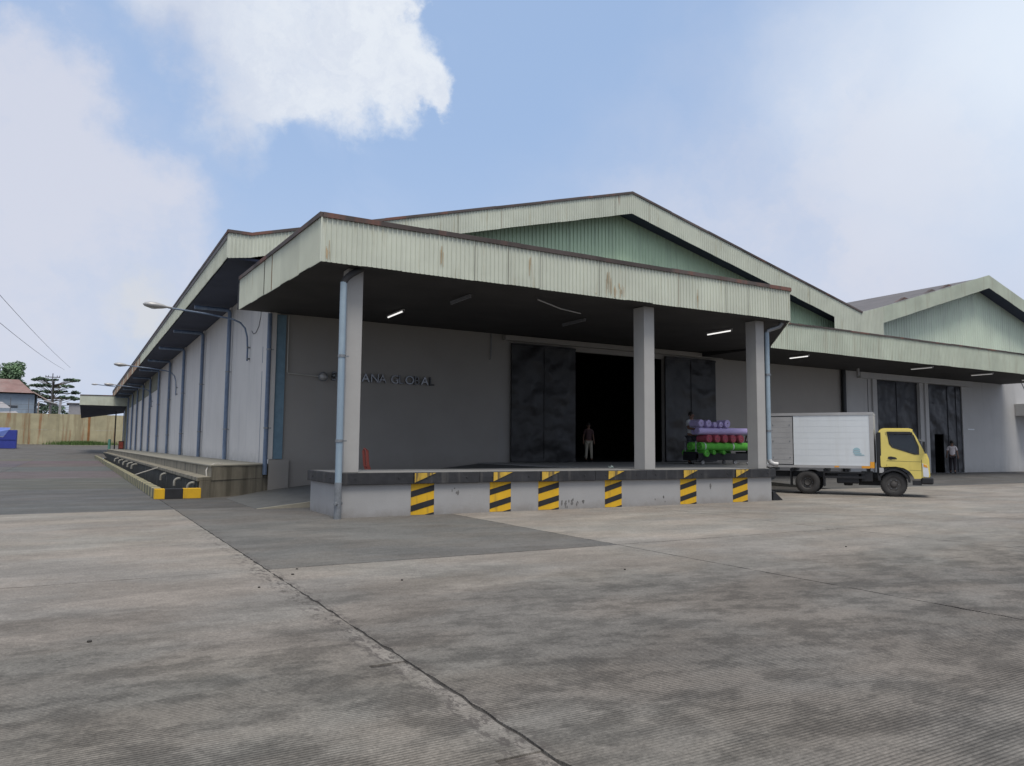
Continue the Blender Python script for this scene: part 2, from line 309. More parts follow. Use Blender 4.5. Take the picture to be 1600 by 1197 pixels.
# ------------------------------------------------------------------ mesh helpers
class MB:
    def __init__(s): s.v = []; s.f = []; s.m = []
    def add(s, vs, fs, mi=0):
        o = len(s.v); s.v += [tuple(v) for v in vs]
        for f in fs: s.f.append(tuple(i+o for i in f)); s.m.append(mi)
        return s
    def box(s, x0, x1, y0, y1, z0, z1, mi=0):
        return s.add([(x0,y0,z0),(x1,y0,z0),(x1,y1,z0),(x0,y1,z0),(x0,y0,z1),(x1,y0,z1),(x1,y1,z1),(x0,y1,z1)],
                     [(0,3,2,1),(4,5,6,7),(0,1,5,4),(1,2,6,5),(2,3,7,6),(3,0,4,7)], mi)
    def prism(s, poly, a, b, fn, mi=0):       # poly: 2D points, a/b: extrusion values, fn(u,v,w)->xyz
        n = len(poly); vs = [fn(u, v, a) for u, v in poly]+[fn(u, v, b) for u, v in poly]
        fs = [tuple(range(n))[::-1], tuple(range(n, 2*n))]+[(i, (i+1) % n, n+(i+1) % n, n+i) for i in range(n)]
        return s.add(vs, fs, mi)
    def tube(s, pts, r, n=10, mi=0, cap=True):
        pts = [Vector(p) for p in pts]; rs = r if isinstance(r, (list, tuple)) else [r]*len(pts)
        up = None; o = len(s.v); rings = []
        for i, p in enumerate(pts):
            a = pts[max(i-1, 0)]; b = pts[min(i+1, len(pts)-1)]; d = (b-a).normalized()
            if up is None:
                up = d.orthogonal().normalized()
            up = (up - d*up.dot(d)); up = up.normalized() if up.length > 1e-6 else d.orthogonal().normalized()
            w = d.cross(up)
            rings.append([p+(up*math.cos(2*math.pi*k/n)+w*math.sin(2*math.pi*k/n))*rs[i] for k in range(n)])
        vs = [v for ring in rings for v in ring]; fs = []
        for i in range(len(pts)-1):
            for k in range(n): fs.append((i*n+k, i*n+(k+1) % n, (i+1)*n+(k+1) % n, (i+1)*n+k))
        if cap: fs += [tuple(range(n))[::-1], tuple(range((len(pts)-1)*n, len(pts)*n))]
        return s.add(vs, fs, mi)
    def lathe(s, prof, fn, n=24, mi=0):       # prof: (r, h); fn(x,y,h)->xyz
        vs = [fn(r*math.cos(2*math.pi*k/n), r*math.sin(2*math.pi*k/n), h) for r, h in prof for k in range(n)]
        fs = [(i*n+k, i*n+(k+1) % n, (i+1)*n+(k+1) % n, (i+1)*n+k) for i in range(len(prof)-1) for k in range(n)]
        return s.add(vs, fs, mi)
    def plate(s, outer, holes, a, b, fn, mi=0):   # a plate with holes and its reveals
        tess = geometry.tessellate_polygon([[Vector((u, v, 0)) for u, v in lp] for lp in [outer]+holes])
        flat = [p for lp in [outer]+holes for p in lp]; n = len(flat)
        vs = [fn(u, v, a) for u, v in flat]+[fn(u, v, b) for u, v in flat]
        fs = [tuple(t) for t in tess]+[tuple(i+n for i in t[::-1]) for t in tess]
        o = 0
        for lp in [outer]+holes:
            k = len(lp)
            fs += [(o+i, o+(i+1) % k, n+o+(i+1) % k, n+o+i) for i in range(k)]; o += k
        return s.add(vs, fs, mi)
    def obj(s, name, mats, parent=None, smooth=False, bevel=0, color=None):
        me = bpy.data.meshes.new(name); me.from_pydata(s.v, [], s.f)
        if not isinstance(mats, (list, tuple)): mats = [mats]
        for m in mats: me.materials.append(m)
        if len(mats) > 1:
            for p, mi in zip(me.polygons, s.m): p.material_index = mi
        bm = bmesh.new(); bm.from_mesh(me); bmesh.ops.recalc_face_normals(bm, faces=bm.faces)
        bm.to_mesh(me); bm.free()
        if smooth:
            for p in me.polygons: p.use_smooth = True
            try: me.set_sharp_from_angle(angle=R(40))
            except Exception: pass
        o = bpy.data.objects.new(name, me); COL.objects.link(o)
        if parent is not None: o.parent = parent
        if bevel:
            bv = o.modifiers.new('bevel', 'BEVEL'); bv.width = bevel; bv.segments = 2; bv.limit_method = 'ANGLE'; bv.angle_limit = R(50)
        if color: o.color = (*color, 1)
        return o
ID = lambda x, y, z: (x, y, z)
def box(name, x0, x1, y0, y1, z0, z1, m, parent=None, **k): return MB().box(x0, x1, y0, y1, z0, z1).obj(name, m, parent, **k)
def tag(o, label=None, cat=None, group=None, kind=None):
    if label: o['label'] = label
    if cat: o['category'] = cat
    if group: o['group'] = group
    if kind: o['kind'] = kind
    return o
def thing(name, loc, label, cat, group=None, rz=0):
    o = bpy.data.objects.new(name, None); COL.objects.link(o); o.location = loc; o.rotation_euler = (0, 0, rz); o.empty_display_size = .2
    return tag(o, label, cat, group)
def copy_tree(o, parent=None):
    c = o.copy(); COL.objects.link(c); c.parent = parent
    for ch in list(o.children): copy_tree(ch, c)
    return c

def sheet(name, p0, p1, za, zb, m, parent, pitch=.1, depth=.018, a=0.0):
    """corrugated sheet from plan point p0 to p1; za=(bottom,top) at p0, zb at p1; ribs stand out on the right hand side of p0->p1"""
    p0 = Vector(p0); p1 = Vector(p1); d = p1-p0; ln = d.length; d.normalize(); nrm = Vector((d.y, -d.x))
    k = max(1, round(ln/pitch)); st = []
    for i in range(k):
        for q, h in ((0, 0), (.66, 0), (.76, 1), (.90, 1)): st.append(((i+q)/k, h))
    st.append((1, 0)); vs = []
    for q, h in st:
        for w in (0, 1):
            z = (za[w]*(1-q)+zb[w]*q); xy = p0+d*ln*q+nrm*(h*depth+a); vs.append((xy.x, xy.y, z))
    b = MB(); b.add(vs, [(2*i, 2*i+2, 2*i+3, 2*i+1) for i in range(len(st)-1)])
    return b.obj(name, m, parent)
def sheet_run(name, p0, p1, za, zb, m, parent, w=.95, pitch=.1, depth=.018, jit=.004):
    p0 = Vector(p0); p1 = Vector(p1); n = max(1, round((p1-p0).length/w)); res = []
    for i in range(n):
        t0 = i/n; t1 = (i+1)/n
        lz = random.uniform(-.012, .012) if jit else 0
        f = lambda t: (za[0]*(1-t)+zb[0]*t+lz, za[1]*(1-t)+zb[1]*t)
        mm = m(i, n) if callable(m) else m
        res.append(sheet(name, p0+(p1-p0)*t0, p0+(p1-p0)*t1, f(t0), f(t1), mm, parent, pitch, depth, random.uniform(0, jit)))
    return res
def caps(p0, p1, z0, z1, parent, w=2.4, h=.10, m=None, out=.06):
    p0 = Vector(p0); p1 = Vector(p1); ln = (p1-p0).length; d = (p1-p0).normalized(); nr = Vector((d.y, -d.x)); n = max(1, round(ln/w))
    for i in range(n):
        a = p0+(p1-p0)*(i/n); b = p0+(p1-p0)*((i+1)/n); j = random.uniform(-.008, .008)
        za = z0+(z1-z0)*i/n+j; zb = z0+(z1-z0)*(i+1)/n+j
        q = [a+nr*out, b+nr*out, b-nr*.12, a-nr*.12]
        vs = [(q[0].x, q[0].y, za-h), (q[1].x, q[1].y, zb-h), (q[2].x, q[2].y, zb-h), (q[3].x, q[3].y, za-h),
              (q[0].x, q[0].y, za), (q[1].x, q[1].y, zb), (q[2].x, q[2].y, zb), (q[3].x, q[3].y, za)]
        MB().add(vs, [(0,3,2,1),(4,5,6,7),(0,1,5,4),(1,2,6,5),(2,3,7,6),(3,0,4,7)]).obj('cap_flashing', m or m_cap, parent)

# ------------------------------------------------------------------ ground
CONC = (.262, .240, .213)
b = MB()
ys = [-80, 8.1, 84, 92, 100, 108, 116, 124, 132, 900]
def gz(y): return 0 if y <= 84 else min(1.6, (y-84)*.0385) if y > 84 else 0
for x0, x1 in ((-600, -3.0), (-1.8, 700)):
    for i in range(len(ys)-1):
        y0, y1 = ys[i], ys[i+1]
        b.add([(x0, y0, gz(y0)-.02), (x1, y0, gz(y0)-.02), (x1, y1, gz(y1)-.02), (x0, y1, gz(y1)-.02)], [(0, 1, 2, 3)])
for y0, y1 in [(-80, 8.1)]+[(ys[i], ys[i+1]) for i in range(2, len(ys)-1)]:
    b.add([(-3.0, y0, gz(y0)-.02), (-1.8, y0, gz(y0)-.02), (-1.8, y1, gz(y1)-.02), (-3.0, y1, gz(y1)-.02)], [(0, 1, 2, 3)])
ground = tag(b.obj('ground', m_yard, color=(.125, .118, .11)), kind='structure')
b = MB(); b.add([(-34, -33, -.012), (54, -33, -.012), (54, 8.05, -.012), (-34, 8.05, -.012)], [(0, 1, 2, 3)])
b.add([(-34, 8.05, -.012), (-3.02, 8.05, -.012), (-3.02, 77.6, -.012), (-34, 77.6, -.012)], [(0, 1, 2, 3)])
b.obj('joint_filler', m_joint, ground)
xs = [-31.45, -25.75, -20.05, -14.35, -8.65, -2.95, 2.75, 8.45, 14.15, 19.85, 25.55, 31.25, 36.95, 42.65, 48.35]
yl = [-27.35, -16.9, -6.45, 4.0, 14.45, 24.9, 35.35, 45.8, 56.25, 66.7, 77.15]
def slab(x0, x1, y0, y1, col, notch=None):
    pts = []; near = (abs((x0+x1)/2+3) < 12 and y0 < 5)
    def edge(ax, ay, bx, by):
        ln = math.hypot(bx-ax, by-ay); n = max(1, int(ln/(.12 if near else 2)))
        for i in range(n):
            t = i/n; j = random.gauss(0, .007) if near and i else 0
            if near and i and random.random() < .09: j += (.02 if (ax == bx and by < ay) or (ay == by and bx > ax) else -.02)*random.random()
            x = ax+(bx-ax)*t; y = ay+(by-ay)*t
            if ax == bx: x += j
            else: y += j
            pts.append((x, y))
    g = .008 if not (x0 == 2.75 or x1 == 2.75) else .013
    edge(x0+g, y0+g, x1-g, y0+g)
    if notch:
        cy = y0+g
        for ny0, ny1, nx in notch:
            edge(x1-g, cy, x1-g, ny0); pts.extend([(x1-g, ny0), (nx, ny0+.02), (nx, ny1-.0)]); cy = ny1
        edge(x1-g, cy, x1-g, y1-g)
    else: edge(x1-g, y0+g, x1-g, y1-g)
    edge(x1-g, y1-g, x0+g, y1-g); edge(x0+g, y1-g, x0+g, y0+g)
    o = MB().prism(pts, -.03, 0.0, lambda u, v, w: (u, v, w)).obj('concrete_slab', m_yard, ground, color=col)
    return o
for i in range(len(xs)-1):
    for j in range(len(yl)-1):
        x0, x1, y0, y1 = xs[i], xs[i+1], yl[j], yl[j+1]
        if x1 > -2.9 and y0 > 4.1: continue
        if x0 > 14 and y0 > 3.9: continue
        v = random.uniform(.92, 1.08); col = [c*v for c in CONC]
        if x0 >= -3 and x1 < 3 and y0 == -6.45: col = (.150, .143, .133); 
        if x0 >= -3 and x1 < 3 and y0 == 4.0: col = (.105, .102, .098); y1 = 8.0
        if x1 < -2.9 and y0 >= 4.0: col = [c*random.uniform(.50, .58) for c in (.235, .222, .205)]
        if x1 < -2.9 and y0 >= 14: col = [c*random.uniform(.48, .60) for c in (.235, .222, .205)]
        if x0 > 2 and y0 >= 4.0: y1 = 8.0
        notch = [(-13.6, -13.13, -3.24), (-11.30, -11.21, -3.24)] if (i == 4 and yl[j] == -16.9) else None
        slab(x0, x1, y0, y1, col, notch)
for k, (x0, x1, y0, y1, c) in enumerate(((-3.235, -2.965, -13.59, -13.14, (.20, .175, .155)), (-3.235, -2.965, -11.298, -11.212, (.10, .09, .08)))):
    MB().box(x0, x1, y0, y1, -.0115, -.006-.003*k).obj('repair_patch', m_yard, ground, color=c)
# asphalt apron that rises to the right hand doors
b = MB(); b.add([(22, 3.96, .004), (54, 3.96, .004), (54, 9.95, .30), (22, 9.95, .30), (22, 3.96, -.1), (54, 3.96, -.1), (54, 9.95, -.1), (22, 9.95, -.1)], [(0, 1, 2, 3), (4, 7, 6, 5), (0, 4, 5, 1), (1, 5, 6, 2), (2, 6, 7, 3), (3, 7, 4, 0)])
tag(b.obj('apron', m_yard, color=(.12, .118, .115)), kind='structure')

# ------------------------------------------------------------------ drain ditch, kerb, side platform
b = MB(); b.add([(-3.2, 8.0, -.9), (-1.7, 8.0, -.9), (-1.7, 96, -.9), (-3.2, 96, -.9)], [(0, 1, 2, 3)])
b.box(-3.1, -2.98, 8.1, 96, -1, -.025); b.box(-3.1, -1.7, 7.98, 8.1, -1, -.025)
tag(b.obj('drain_ditch', m_ditch), kind='structure')
kerb = thing('striped_kerb', (-3.0, 8.1, 0), 'long yellow and black striped kerb along the open drain', 'kerb')
def kb(x0, x1, y0, y1, m):
    box('kerb_block', x0+3.0, x1+3.0, y0-8.1, y1-8.1, 0, .30+random.uniform(-.004, .004), m, kerb, bevel=.012)
kb(-3.08, -2.80, 8.0, 8.28, m_yellow); kb(-2.80, -2.30, 8.0, 8.26, m_black); kb(-2.30, -1.80, 8.0, 8.26, m_yellow)
y = 8.28; k = 1
while y < 84:
    ln = .52 if y < 45 else 2.0
    kb(-3.08, -2.84, y, y+ln-.004, (m_kdark if k % 2 else m_kpale)); y += ln; k += 1
plat = thing('side_platform', (0, 8.2, 0), 'raw concrete walkway platform at the foot of the pale side wall', 'platform')
def px(poly, z0, z1, name, m, bev=.01):
    return MB().prism([(u, v-8.2) for u, v in poly], z0, z1, lambda u, v, w: (u, v, w)).obj(name, m, plat, bevel=bev)
px([(-1.83, 8.2), (.42, 9.95), (.597, 9.99), (.597, 95), (-1.83, 95)], -.9, .50, 'retaining_wall', [m_plat])
box('ditch_face', -1.86, -1.832, .12, 86, -.88, .47, m_mould, plat)
px([(-1.90, 8.15), (-1.45, 8.50), (-1.45, 95), (-1.90, 95)], .503, .62, 'lower_ledge', m_plat)
px([(-1.46, 8.46), (.46, 9.98), (.597, 9.995), (.597, 95), (-1.46, 95)], .503, .93, 'deck_slab', m_plat)
px([(-1.50, 8.42), (.50, 9.98), (.597, 9.995), (.597, 95), (-1.50, 95)], .933, .985, 'deck_top', m_plat_top)
for y, lb in ((9.0, 'nearest drain pipe poking from the mouldy platform face, right behind the yellow kerb'), (12.6, 'second nearest drain pipe above the open ditch'), (17.5, 'third nearest drain pipe above the open ditch'),
              (34, 'drain pipe, first of the far row above the ditch'), (38, 'drain pipe, second of the far row above the ditch'), (43, 'drain pipe, third of the far row above the ditch'), (49, 'drain pipe, fourth of the far row above the ditch'), (56, 'drain pipe, last of the far row above the ditch')):
    t = thing('drain_pipe', (-1.86, y, .42), lb, 'pipe', 'drain pipes along the ditch')
    f = 1.0 if y < 20 else 1.5
    MB().tube([(0, 0, 0), (-.10*f, 0, -.0), (-.16*f, 0, -.03), (-.20*f, 0, -.08), (-.21*f, 0, -.26)], .045*f, 8).obj('pipe_bend', m_drainp, t, smooth=True)
    MB().lathe([(.047*f, 0), (.064*f, 0), (.064*f, .03), (.047*f, .03)], lambda x, y_, h: (-h, x, y_), 10).obj('collar', m_drainp, t)
t = thing('hose', (-1.5, 9.1, .6), 'pale bent pipe arching over the edge of the concrete platform', 'pipe')
MB().tube([(0, 0, 0), (-.02, .02, .2), (.05, .1, .33), (.25, .3, .40), (.5, .5, .40)], .025, 8).obj('hose_tube', m_cream, t, smooth=True)
t = thing('stick', (-2.84, 20.0, .3), 'thin pale stick leaning across the open drain', 'stick')
MB().tube([(0, 0, 0), (.35, .4, .1), (.95, .9, .28)], .025, 6).obj('stick_rod', m_cream, t)

# ------------------------------------------------------------------ warehouse
WH = thing('warehouse', (0.6, 10, 0), 'large grey warehouse with a pale green corrugated fascia and deep front canopy', 'warehouse')
class Off:                                  # parts are modelled in world coordinates and hung on WH
    pass
def P(name, kind_parent=WH):
    pass
def hang(o, parent):
    o.parent = parent; o.matrix_parent_inverse = parent.matrix_world.inverted() if False else Matrix.Translation(-Vector(world_loc(parent))); return o
def world_loc(o):
    v = Vector(o.location)
    while o.parent is not None: o = o.parent; v = v+Vector(o.location)
    return v
def Hb(builder, name, m, parent=WH, **k):   # world-coordinate mesh hung on a thing or a part placed at its origin
    off = world_loc(parent)
    builder.v = [(x-off.x, y-off.y, z-off.z) for x, y, z in builder.v]
    return builder.obj(name, m, parent, **k)
def Hbox(name, x0, x1, y0, y1, z0, z1, m, parent=WH, **k): return Hb(MB().box(x0, x1, y0, y1, z0, z1), name, m, parent, **k)
def wsheets(*a, parent=WH, **k):
    k.setdefault('pitch', .119); k.setdefault('depth', .030)
    off = world_loc(parent); res = sheet_run(*a, parent=parent, **k)
    for o in res: o.location = -off
    return res
def wcaps(p0, p1, z0, z1, parent, **k):
    before = set(parent.children); caps(p0, p1, z0, z1, parent, **k)
    for o in parent.children:
        if o not in before: o.location = -world_loc(parent)

YF = 10.0
# left side wall in 8 m bays with pilasters
for k in range(11):
    y0 = 10.2+8*k-(.2 if k == 0 else 0); y1 = 10.2+8*(k+1)
    if k == 10: y1 = 96
    Hbox('wall_bay', .6, .82, y0+.004, y1-.004, -.3, 8.0, m_wall_l)
for k in range(11):
    y = 10.35+8*k
    Hbox('pilaster', .54, .597, y+.02, y+.42, .99, 7.95, m_wall_l)
# mossy upper band on the far bays
Hbox('wall_band', .57, .596, 53, 90, 6.2, 7.9, m_olive)
# thin wall seams on the first bay
Hbox('seam', .590, .5985, 11.6, 11.63, 1.0, 4.3, m_pipe); Hbox('seam', .590, .5985, 11.58, 11.62, 4.6, 5.2, m_pipe)
# front wall, with openings
fw = [(.82, -.02), (31.3, -.02), (31.3, 7.9), (.82, 7.9)]
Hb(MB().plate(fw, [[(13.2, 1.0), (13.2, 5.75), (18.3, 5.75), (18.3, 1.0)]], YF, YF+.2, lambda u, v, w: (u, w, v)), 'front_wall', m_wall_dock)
# gable infill of green sheets
def top1(x): return 8.5+(x+.4)*.262 if x < 15.6 else 12.69-(x-15.6)*.245
n = 32
g1 = Hb(MB().prism([(.6, 7.0), (31.3, 7.0), (31.3, 8.7), (15.6, 12.3), (.6, 8.55)], YF+.03, YF+.1, lambda u, v, w: (u, w, v)), 'gable_wall', m_dark)
off = world_loc(g1)
for i in range(n):
    x0 = .6+30.7*i/n; x1 = .6+30.7*(i+1)/n
    o = sheet('gable_sheet', (x0, YF), (x1, YF), (6.7, top1(x0)-.4), (6.7, top1(x1)-.4), m_gable, g1, pitch=.2, depth=.03); o.location = -world_loc(g1)
# roof and floor and back wall (the hall is hollow)
apx, eL, eR = 15.65, -1.2, 31.5
Hb(MB().prism([(eL, 8.35), (-.4, 8.40), (apx, 12.6), (apx, 12.75), (-.4, 8.52), (eL, 8.5)], 9.08, 96, lambda u, v, w: (u, w, v)), 'roof', m_roof)
Hb(MB().prism([(apx, 12.6), (eR, 8.75), (eR, 8.9), (apx, 12.75)], 9.08, 96, lambda u, v, w: (u, w, v)), 'roof', m_roof)
Hbox('back_wall', .82, 31.3, 95.8, 96, 0, 9, m_wall_l)
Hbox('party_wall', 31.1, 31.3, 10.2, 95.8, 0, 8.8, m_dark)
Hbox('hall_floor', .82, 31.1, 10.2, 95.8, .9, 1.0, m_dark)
def joints(p0, p1, za, zb, parent, w=.95, share=.45, out=.034):
    p0 = Vector(p0); p1 = Vector(p1); n = max(1, round((p1-p0).length/w)); d = (p1-p0).normalized(); nr = Vector((d.y, -d.x))
    for i in range(1, n):
        if random.random() > share: continue
        t = i/n; a = p0+(p1-p0)*t; z0 = za[0]*(1-t)+zb[0]*t; z1 = za[1]*(1-t)+zb[1]*t; w_ = random.uniform(.003, .008)
        q = [a+nr*out-d*w_, a+nr*out+d*w_, a+d*w_, a-d*w_]
        Hb(MB().add([(p.x, p.y, z0+.01) for p in q]+[(p.x, p.y, z1) for p in q], [(0,3,2,1),(4,5,6,7),(0,1,5,4),(1,2,6,5),(2,3,7,6),(3,0,4,7)]), 'sheet_joint', random.choice((m_jointline, m_jointline, m_rustline)), parent)
# left eave with its fascia
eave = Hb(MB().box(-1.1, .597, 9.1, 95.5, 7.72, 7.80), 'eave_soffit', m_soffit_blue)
for k in range(24):   # soffit purlins
    pass
wsheets('fascia_panel', (-1.15, 95.5), (-1.15, 9.0), (7.72, 8.56), (7.72, 8.56), lambda i, n: m_rusty if i < n*.56 and i % 7 < 6 else m_green, parent=eave)
Hbox('fascia_backing', -1.13, -1.07, 9.05, 95.5, 7.75, 8.45, m_soffit, eave)
wcaps((-1.15, 95.5), (-1.15, 9.0), 8.62, 8.62, eave, w=3.2)
# front gable fascia
gf = Hb(MB().prism([(-1.1, 7.95), (-.4, 7.95), (apx, 12.0), (29.2, 8.65), (33.3, 8.65), (33.3, 8.7), (31.6, 9.0), (apx, 12.8), (-.4, 8.5), (-1.1, 8.5)], 9.03, 9.10, lambda u, v, w: (u, w, v)), 'gable_fascia', m_soffit_blue)
wsheets('fascia_panel', (-1.15, 9.0), (-.4, 9.0), (7.71, 8.58), (7.82, 8.58), m_green, parent=gf, w=.75)
wsheets('fascia_panel', (-.4, 9.0), (apx, 9.0), (7.82, 8.58), (11.95, 12.88), m_green, parent=gf)
wsheets('fascia_panel', (apx, 9.0), (29.2, 9.0), (11.95, 12.88), (8.62, 9.62), m_green, parent=gf)
wsheets('fascia_panel', (29.2, 9.0), (31.5, 9.0), (7.0, 9.62), (7.0, 9.08), m_green, parent=gf, w=.8)
wcaps((-1.2, 9.0), (-.4, 9.0), 8.65, 8.65, gf); wcaps((-.4, 9.0), (apx, 9.0), 8.65, 12.95, gf); wcaps((apx, 9.0), (31.5, 9.0), 12.95, 9.12, gf)
# rake soffits between fascia and gable
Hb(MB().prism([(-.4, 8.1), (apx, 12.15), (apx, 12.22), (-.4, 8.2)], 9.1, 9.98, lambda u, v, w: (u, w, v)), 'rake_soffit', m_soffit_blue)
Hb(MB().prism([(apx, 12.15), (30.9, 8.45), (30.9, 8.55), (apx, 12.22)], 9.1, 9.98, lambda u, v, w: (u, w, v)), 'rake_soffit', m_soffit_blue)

# front canopy over the dock
def zc(y): return 5.68+.05*(y+.4)
cx0, cx1, cyf, yc2 = -.68, 14.40, -.40, 5.6
DX = 20.4
poly = [(cx0+.05, cyf+.05), (cx1-.02, cyf+.05), (DX-.02, yc2+.05), (DX+1, 9.97), (cx0+.05, 9.97), (cx0+.05, 9.0)]
cv = MB(); nP = len(poly)
cv.add([(x, y, zc(y)) for x, y in poly]+[(x, y, zc(y)+.9) for x, y in poly], [tuple(range(nP))[::-1], tuple(range(nP, 2*nP))]+[(i, (i+1) % nP, nP+(i+1) % nP, nP+i) for i in range(nP)])
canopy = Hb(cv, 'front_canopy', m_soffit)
wsheets('fascia_panel', (cx0, cyf), (cx1, cyf), (5.66, 6.68), (5.70, 6.70), m_green, parent=canopy)
wsheets('fascia_panel', (cx0, 9.3), (cx0, cyf), (6.08, 7.10), (5.66, 6.68), m_green, parent=canopy)
wsheets('fascia_panel', (cx1, cyf), (DX, yc2), (5.70, 6.70), (6.0, 7.05), m_green, parent=canopy)
joints((cx0, cyf), (cx1, cyf), (5.66, 6.68), (5.70, 6.70), canopy, share=.6); joints((cx0, 9.3), (cx0, cyf), (6.08, 7.10), (5.66, 6.68), canopy, share=.3)
joints((-.4, 9.0), (apx, 9.0), (7.82, 8.58), (11.95, 12.88), gf, share=.3); joints((apx, 9.0), (29.2, 9.0), (11.95, 12.88), (8.62, 9.62), gf, share=.3)
for (x, z, w_, h_, q) in ((7.15, 6.15, .10, .55, 9), (7.5, 5.95, .28, .38, 14), (6.73, 5.74, .05, .05, 3), (-.55, 5.9, .07, .5, 6), (4.7, 6.2, .05, .6, 4), (10.4, 6.1, .06, .5, 4), (2.2, 6.2, .05, .5, 4)):
    for k_ in range(q):     # rust runs: thin streaks left by leaking screws
        xx = x+random.uniform(-1, 1)*w_; zt = z+random.uniform(-.2, 1)*h_*.5; hh = h_*random.uniform(.3, 1.1); ww = random.uniform(.003, .009)
        zt = min(zt, 6.66); zb_ = max(zt-hh, 5.70)
        Hb(MB().prism([(xx-ww, zt), (xx+ww, zt), (xx+ww*.8, zb_), (xx-ww*.7, zb_+.02)], cyf-.0345-.0002*k_, cyf-.0310, lambda u, v, w: (u, w, v)), 'rust_run', m_rusto, canopy)
wcaps((cx0, cyf), (cx1+.05, cyf), 6.76, 6.77, canopy, h=.11); wcaps((cx0, 9.3), (cx0, cyf), 7.18, 6.76, canopy, h=.11); wcaps((cx1, cyf), (DX, yc2), 6.77, 7.12, canopy, h=.11)
for (x0, x1, y0, y1) in ((.10, .46, .12, .50), (8.86, 9.24, .12, .60), (13.43, 13.80, .12, .55)):
    Hbox('column', x0, x1, y0, y1, 1.003, zc(y0)-.002, m_column, bevel=.012)
# sliding doors of hall one
Hbox('door_rail', 9.7, 21.8, 9.72, 9.97, 5.95, 6.15, m_wall_dock)
def door(x0, x1, z0, z1, y, m, parent=WH, name='sliding_door'):
    d = Hbox(name, x0, x1, y, y+.08, z0, z1, m, parent, bevel=.01)
    n = 2
    for i in range(1, n):
        x = x0+(x1-x0)*i/n; Hbox('door_rib', x-.02, x+.02, y-.03, y-.002, z0+.05, z1-.05, m, d)
    for z in (z0+.02, z1-.1): Hbox('door_rail_strip', x0+.002, x1-.002, y-.035, y-.003, z, z+.08, m, d)
    return d
door(10.07, 13.22, 1.02, 5.86, 9.84, m_door); door(18.25, 21.41, 1.02, 5.86, 9.84, m_door)
# corner details of the front wall
Hbox('blue_panel', .70, 1.02, 9.93, 9.997, 1.15, 6.15, m_blue)
Hbox('upstand', .56, 1.24, 9.86, 9.925, -.02, 1.13, m_wall_dock)
Hbox('pilaster', .50, .68, 9.86, 9.99, 1.15, 6.2, m_wall_l)
Hb(MB().tube([(1.10, 9.93, 6.15), (1.10, 9.93, 4.18), (1.14, 9.93, 4.12), (2.2, 9.93, 4.06)], .02, 8), 'conduit', m_cream)
Hb(MB().tube([(9.15, 9.93, 6.2), (9.15, 9.93, 5.2), (9.08, 9.9, 5.12)], .02, 8), 'conduit', m_steel)
# downpipes
def dpipe(pts, r, m, parent=WH, clamps=(), name='downpipe'):
    o = Hb(MB().tube(pts, r, 12), name, m, parent, smooth=True)
    for (x, y, z) in clamps:
        Hb(MB().lathe([(r+.001, -.03), (r+.014, -.03), (r+.014, .03), (r+.001, .03)], lambda a, b_, h: (x+a, y+b_, z+h), 12).box(x+.0, x+r+.09, y-.012, y+.012, z-.015, z+.015), 'pipe_clamp', m_steel, o)
    return o
for k in range(11):
    y = 10.0+8*k
    if k == 0:
        dpipe([(.44, 9.86, 6.15), (.44, 9.86, .62)], .075, m_pipe, clamps=[(.44, 9.86, z) for z in (2.2, 4.9)]); continue
    dpipe([(-1.0, y, 7.52), (.30, y, 7.52), (.40, y, 7.48), (.44, y, 7.38), (.44, y, 1.0)], .085, m_pipe, clamps=[(.44, y, z) for z in (2.3, 4.8)] if k < 7 else ())
d1 = dpipe([(-.09, -.15, 5.30), (-.09, -.15, .80)], .075, m_pipe_l, clamps=[(-.09, -.15, z) for z in (1.72, 3.62)])
Hb(MB().tube([(.40, .02, 5.72), (.10, -.10, 5.52), (-.03, -.15, 5.40), (-.09, -.15, 5.29)], .075, 12), 'pipe_elbow', m_soffit, d1, smooth=True)
Hb(MB().tube([(-.09, -.15, .80), (-.09, -.15, .0)], .082, 12), 'pipe_shoe', m_steel, d1, smooth=True)
Hb(MB().tube([(-.20, -.28, .34), (-.09, -.15, .34), (.02, -.05, .34)], .04, 8), 'pipe_tap', m_steel, d1, smooth=True)
d3 = dpipe([(13.97, .16, 5.36), (13.97, .16, 1.28)], .075, m_pipe_l, clamps=[(13.97, .16, z) for z in (2.2, 4.0)])
Hb(MB().tube([(14.38, -.1, 5.68), (14.32, -.05, 5.56), (14.1, .1, 5.47), (13.99, .15, 5.42), (13.97, .16, 5.35)], .07, 12), 'pipe_elbow', m_steel, d3, smooth=True)
Hb(MB().tube([(13.97, .16, 1.29), (13.99, .13, 1.2), (14.06, .05, 1.15), (14.15, -.03, 1.14)], .075, 12), 'pipe_shoe', m_alu, d3, smooth=True)

# ------------------------------------------------------------------ loading dock
dock = thing('loading_dock', (0, 0, 0), 'raised grey loading dock with black edge band and yellow black hazard stripes', 'loading dock')
MB().prism([(0, 0), (13.86, 0), (20.9, 7.04), (21.9, 8.04), (21.9, 9.97), (10, 9.97), (10, 9.0), (9.0, 3.4), (0, 3.4)][:5]+[(8.6, 9.97), (8.6, 2.6), (0, 2.44)], -.02, .96, lambda u, v, w: (u, v, w)).obj('dock_body', m_plinth, dock, bevel=.01)
MB().prism([(0.02, 0.02), (13.84, 0.02), (21.88, 8.06), (21.88, 9.95), (8.6, 9.95), (8.6, 2.6), (0.02, 2.42)], .962, 1.0, lambda u, v, w: (u, v, w)).obj('dock_floor', m_floor, dock)
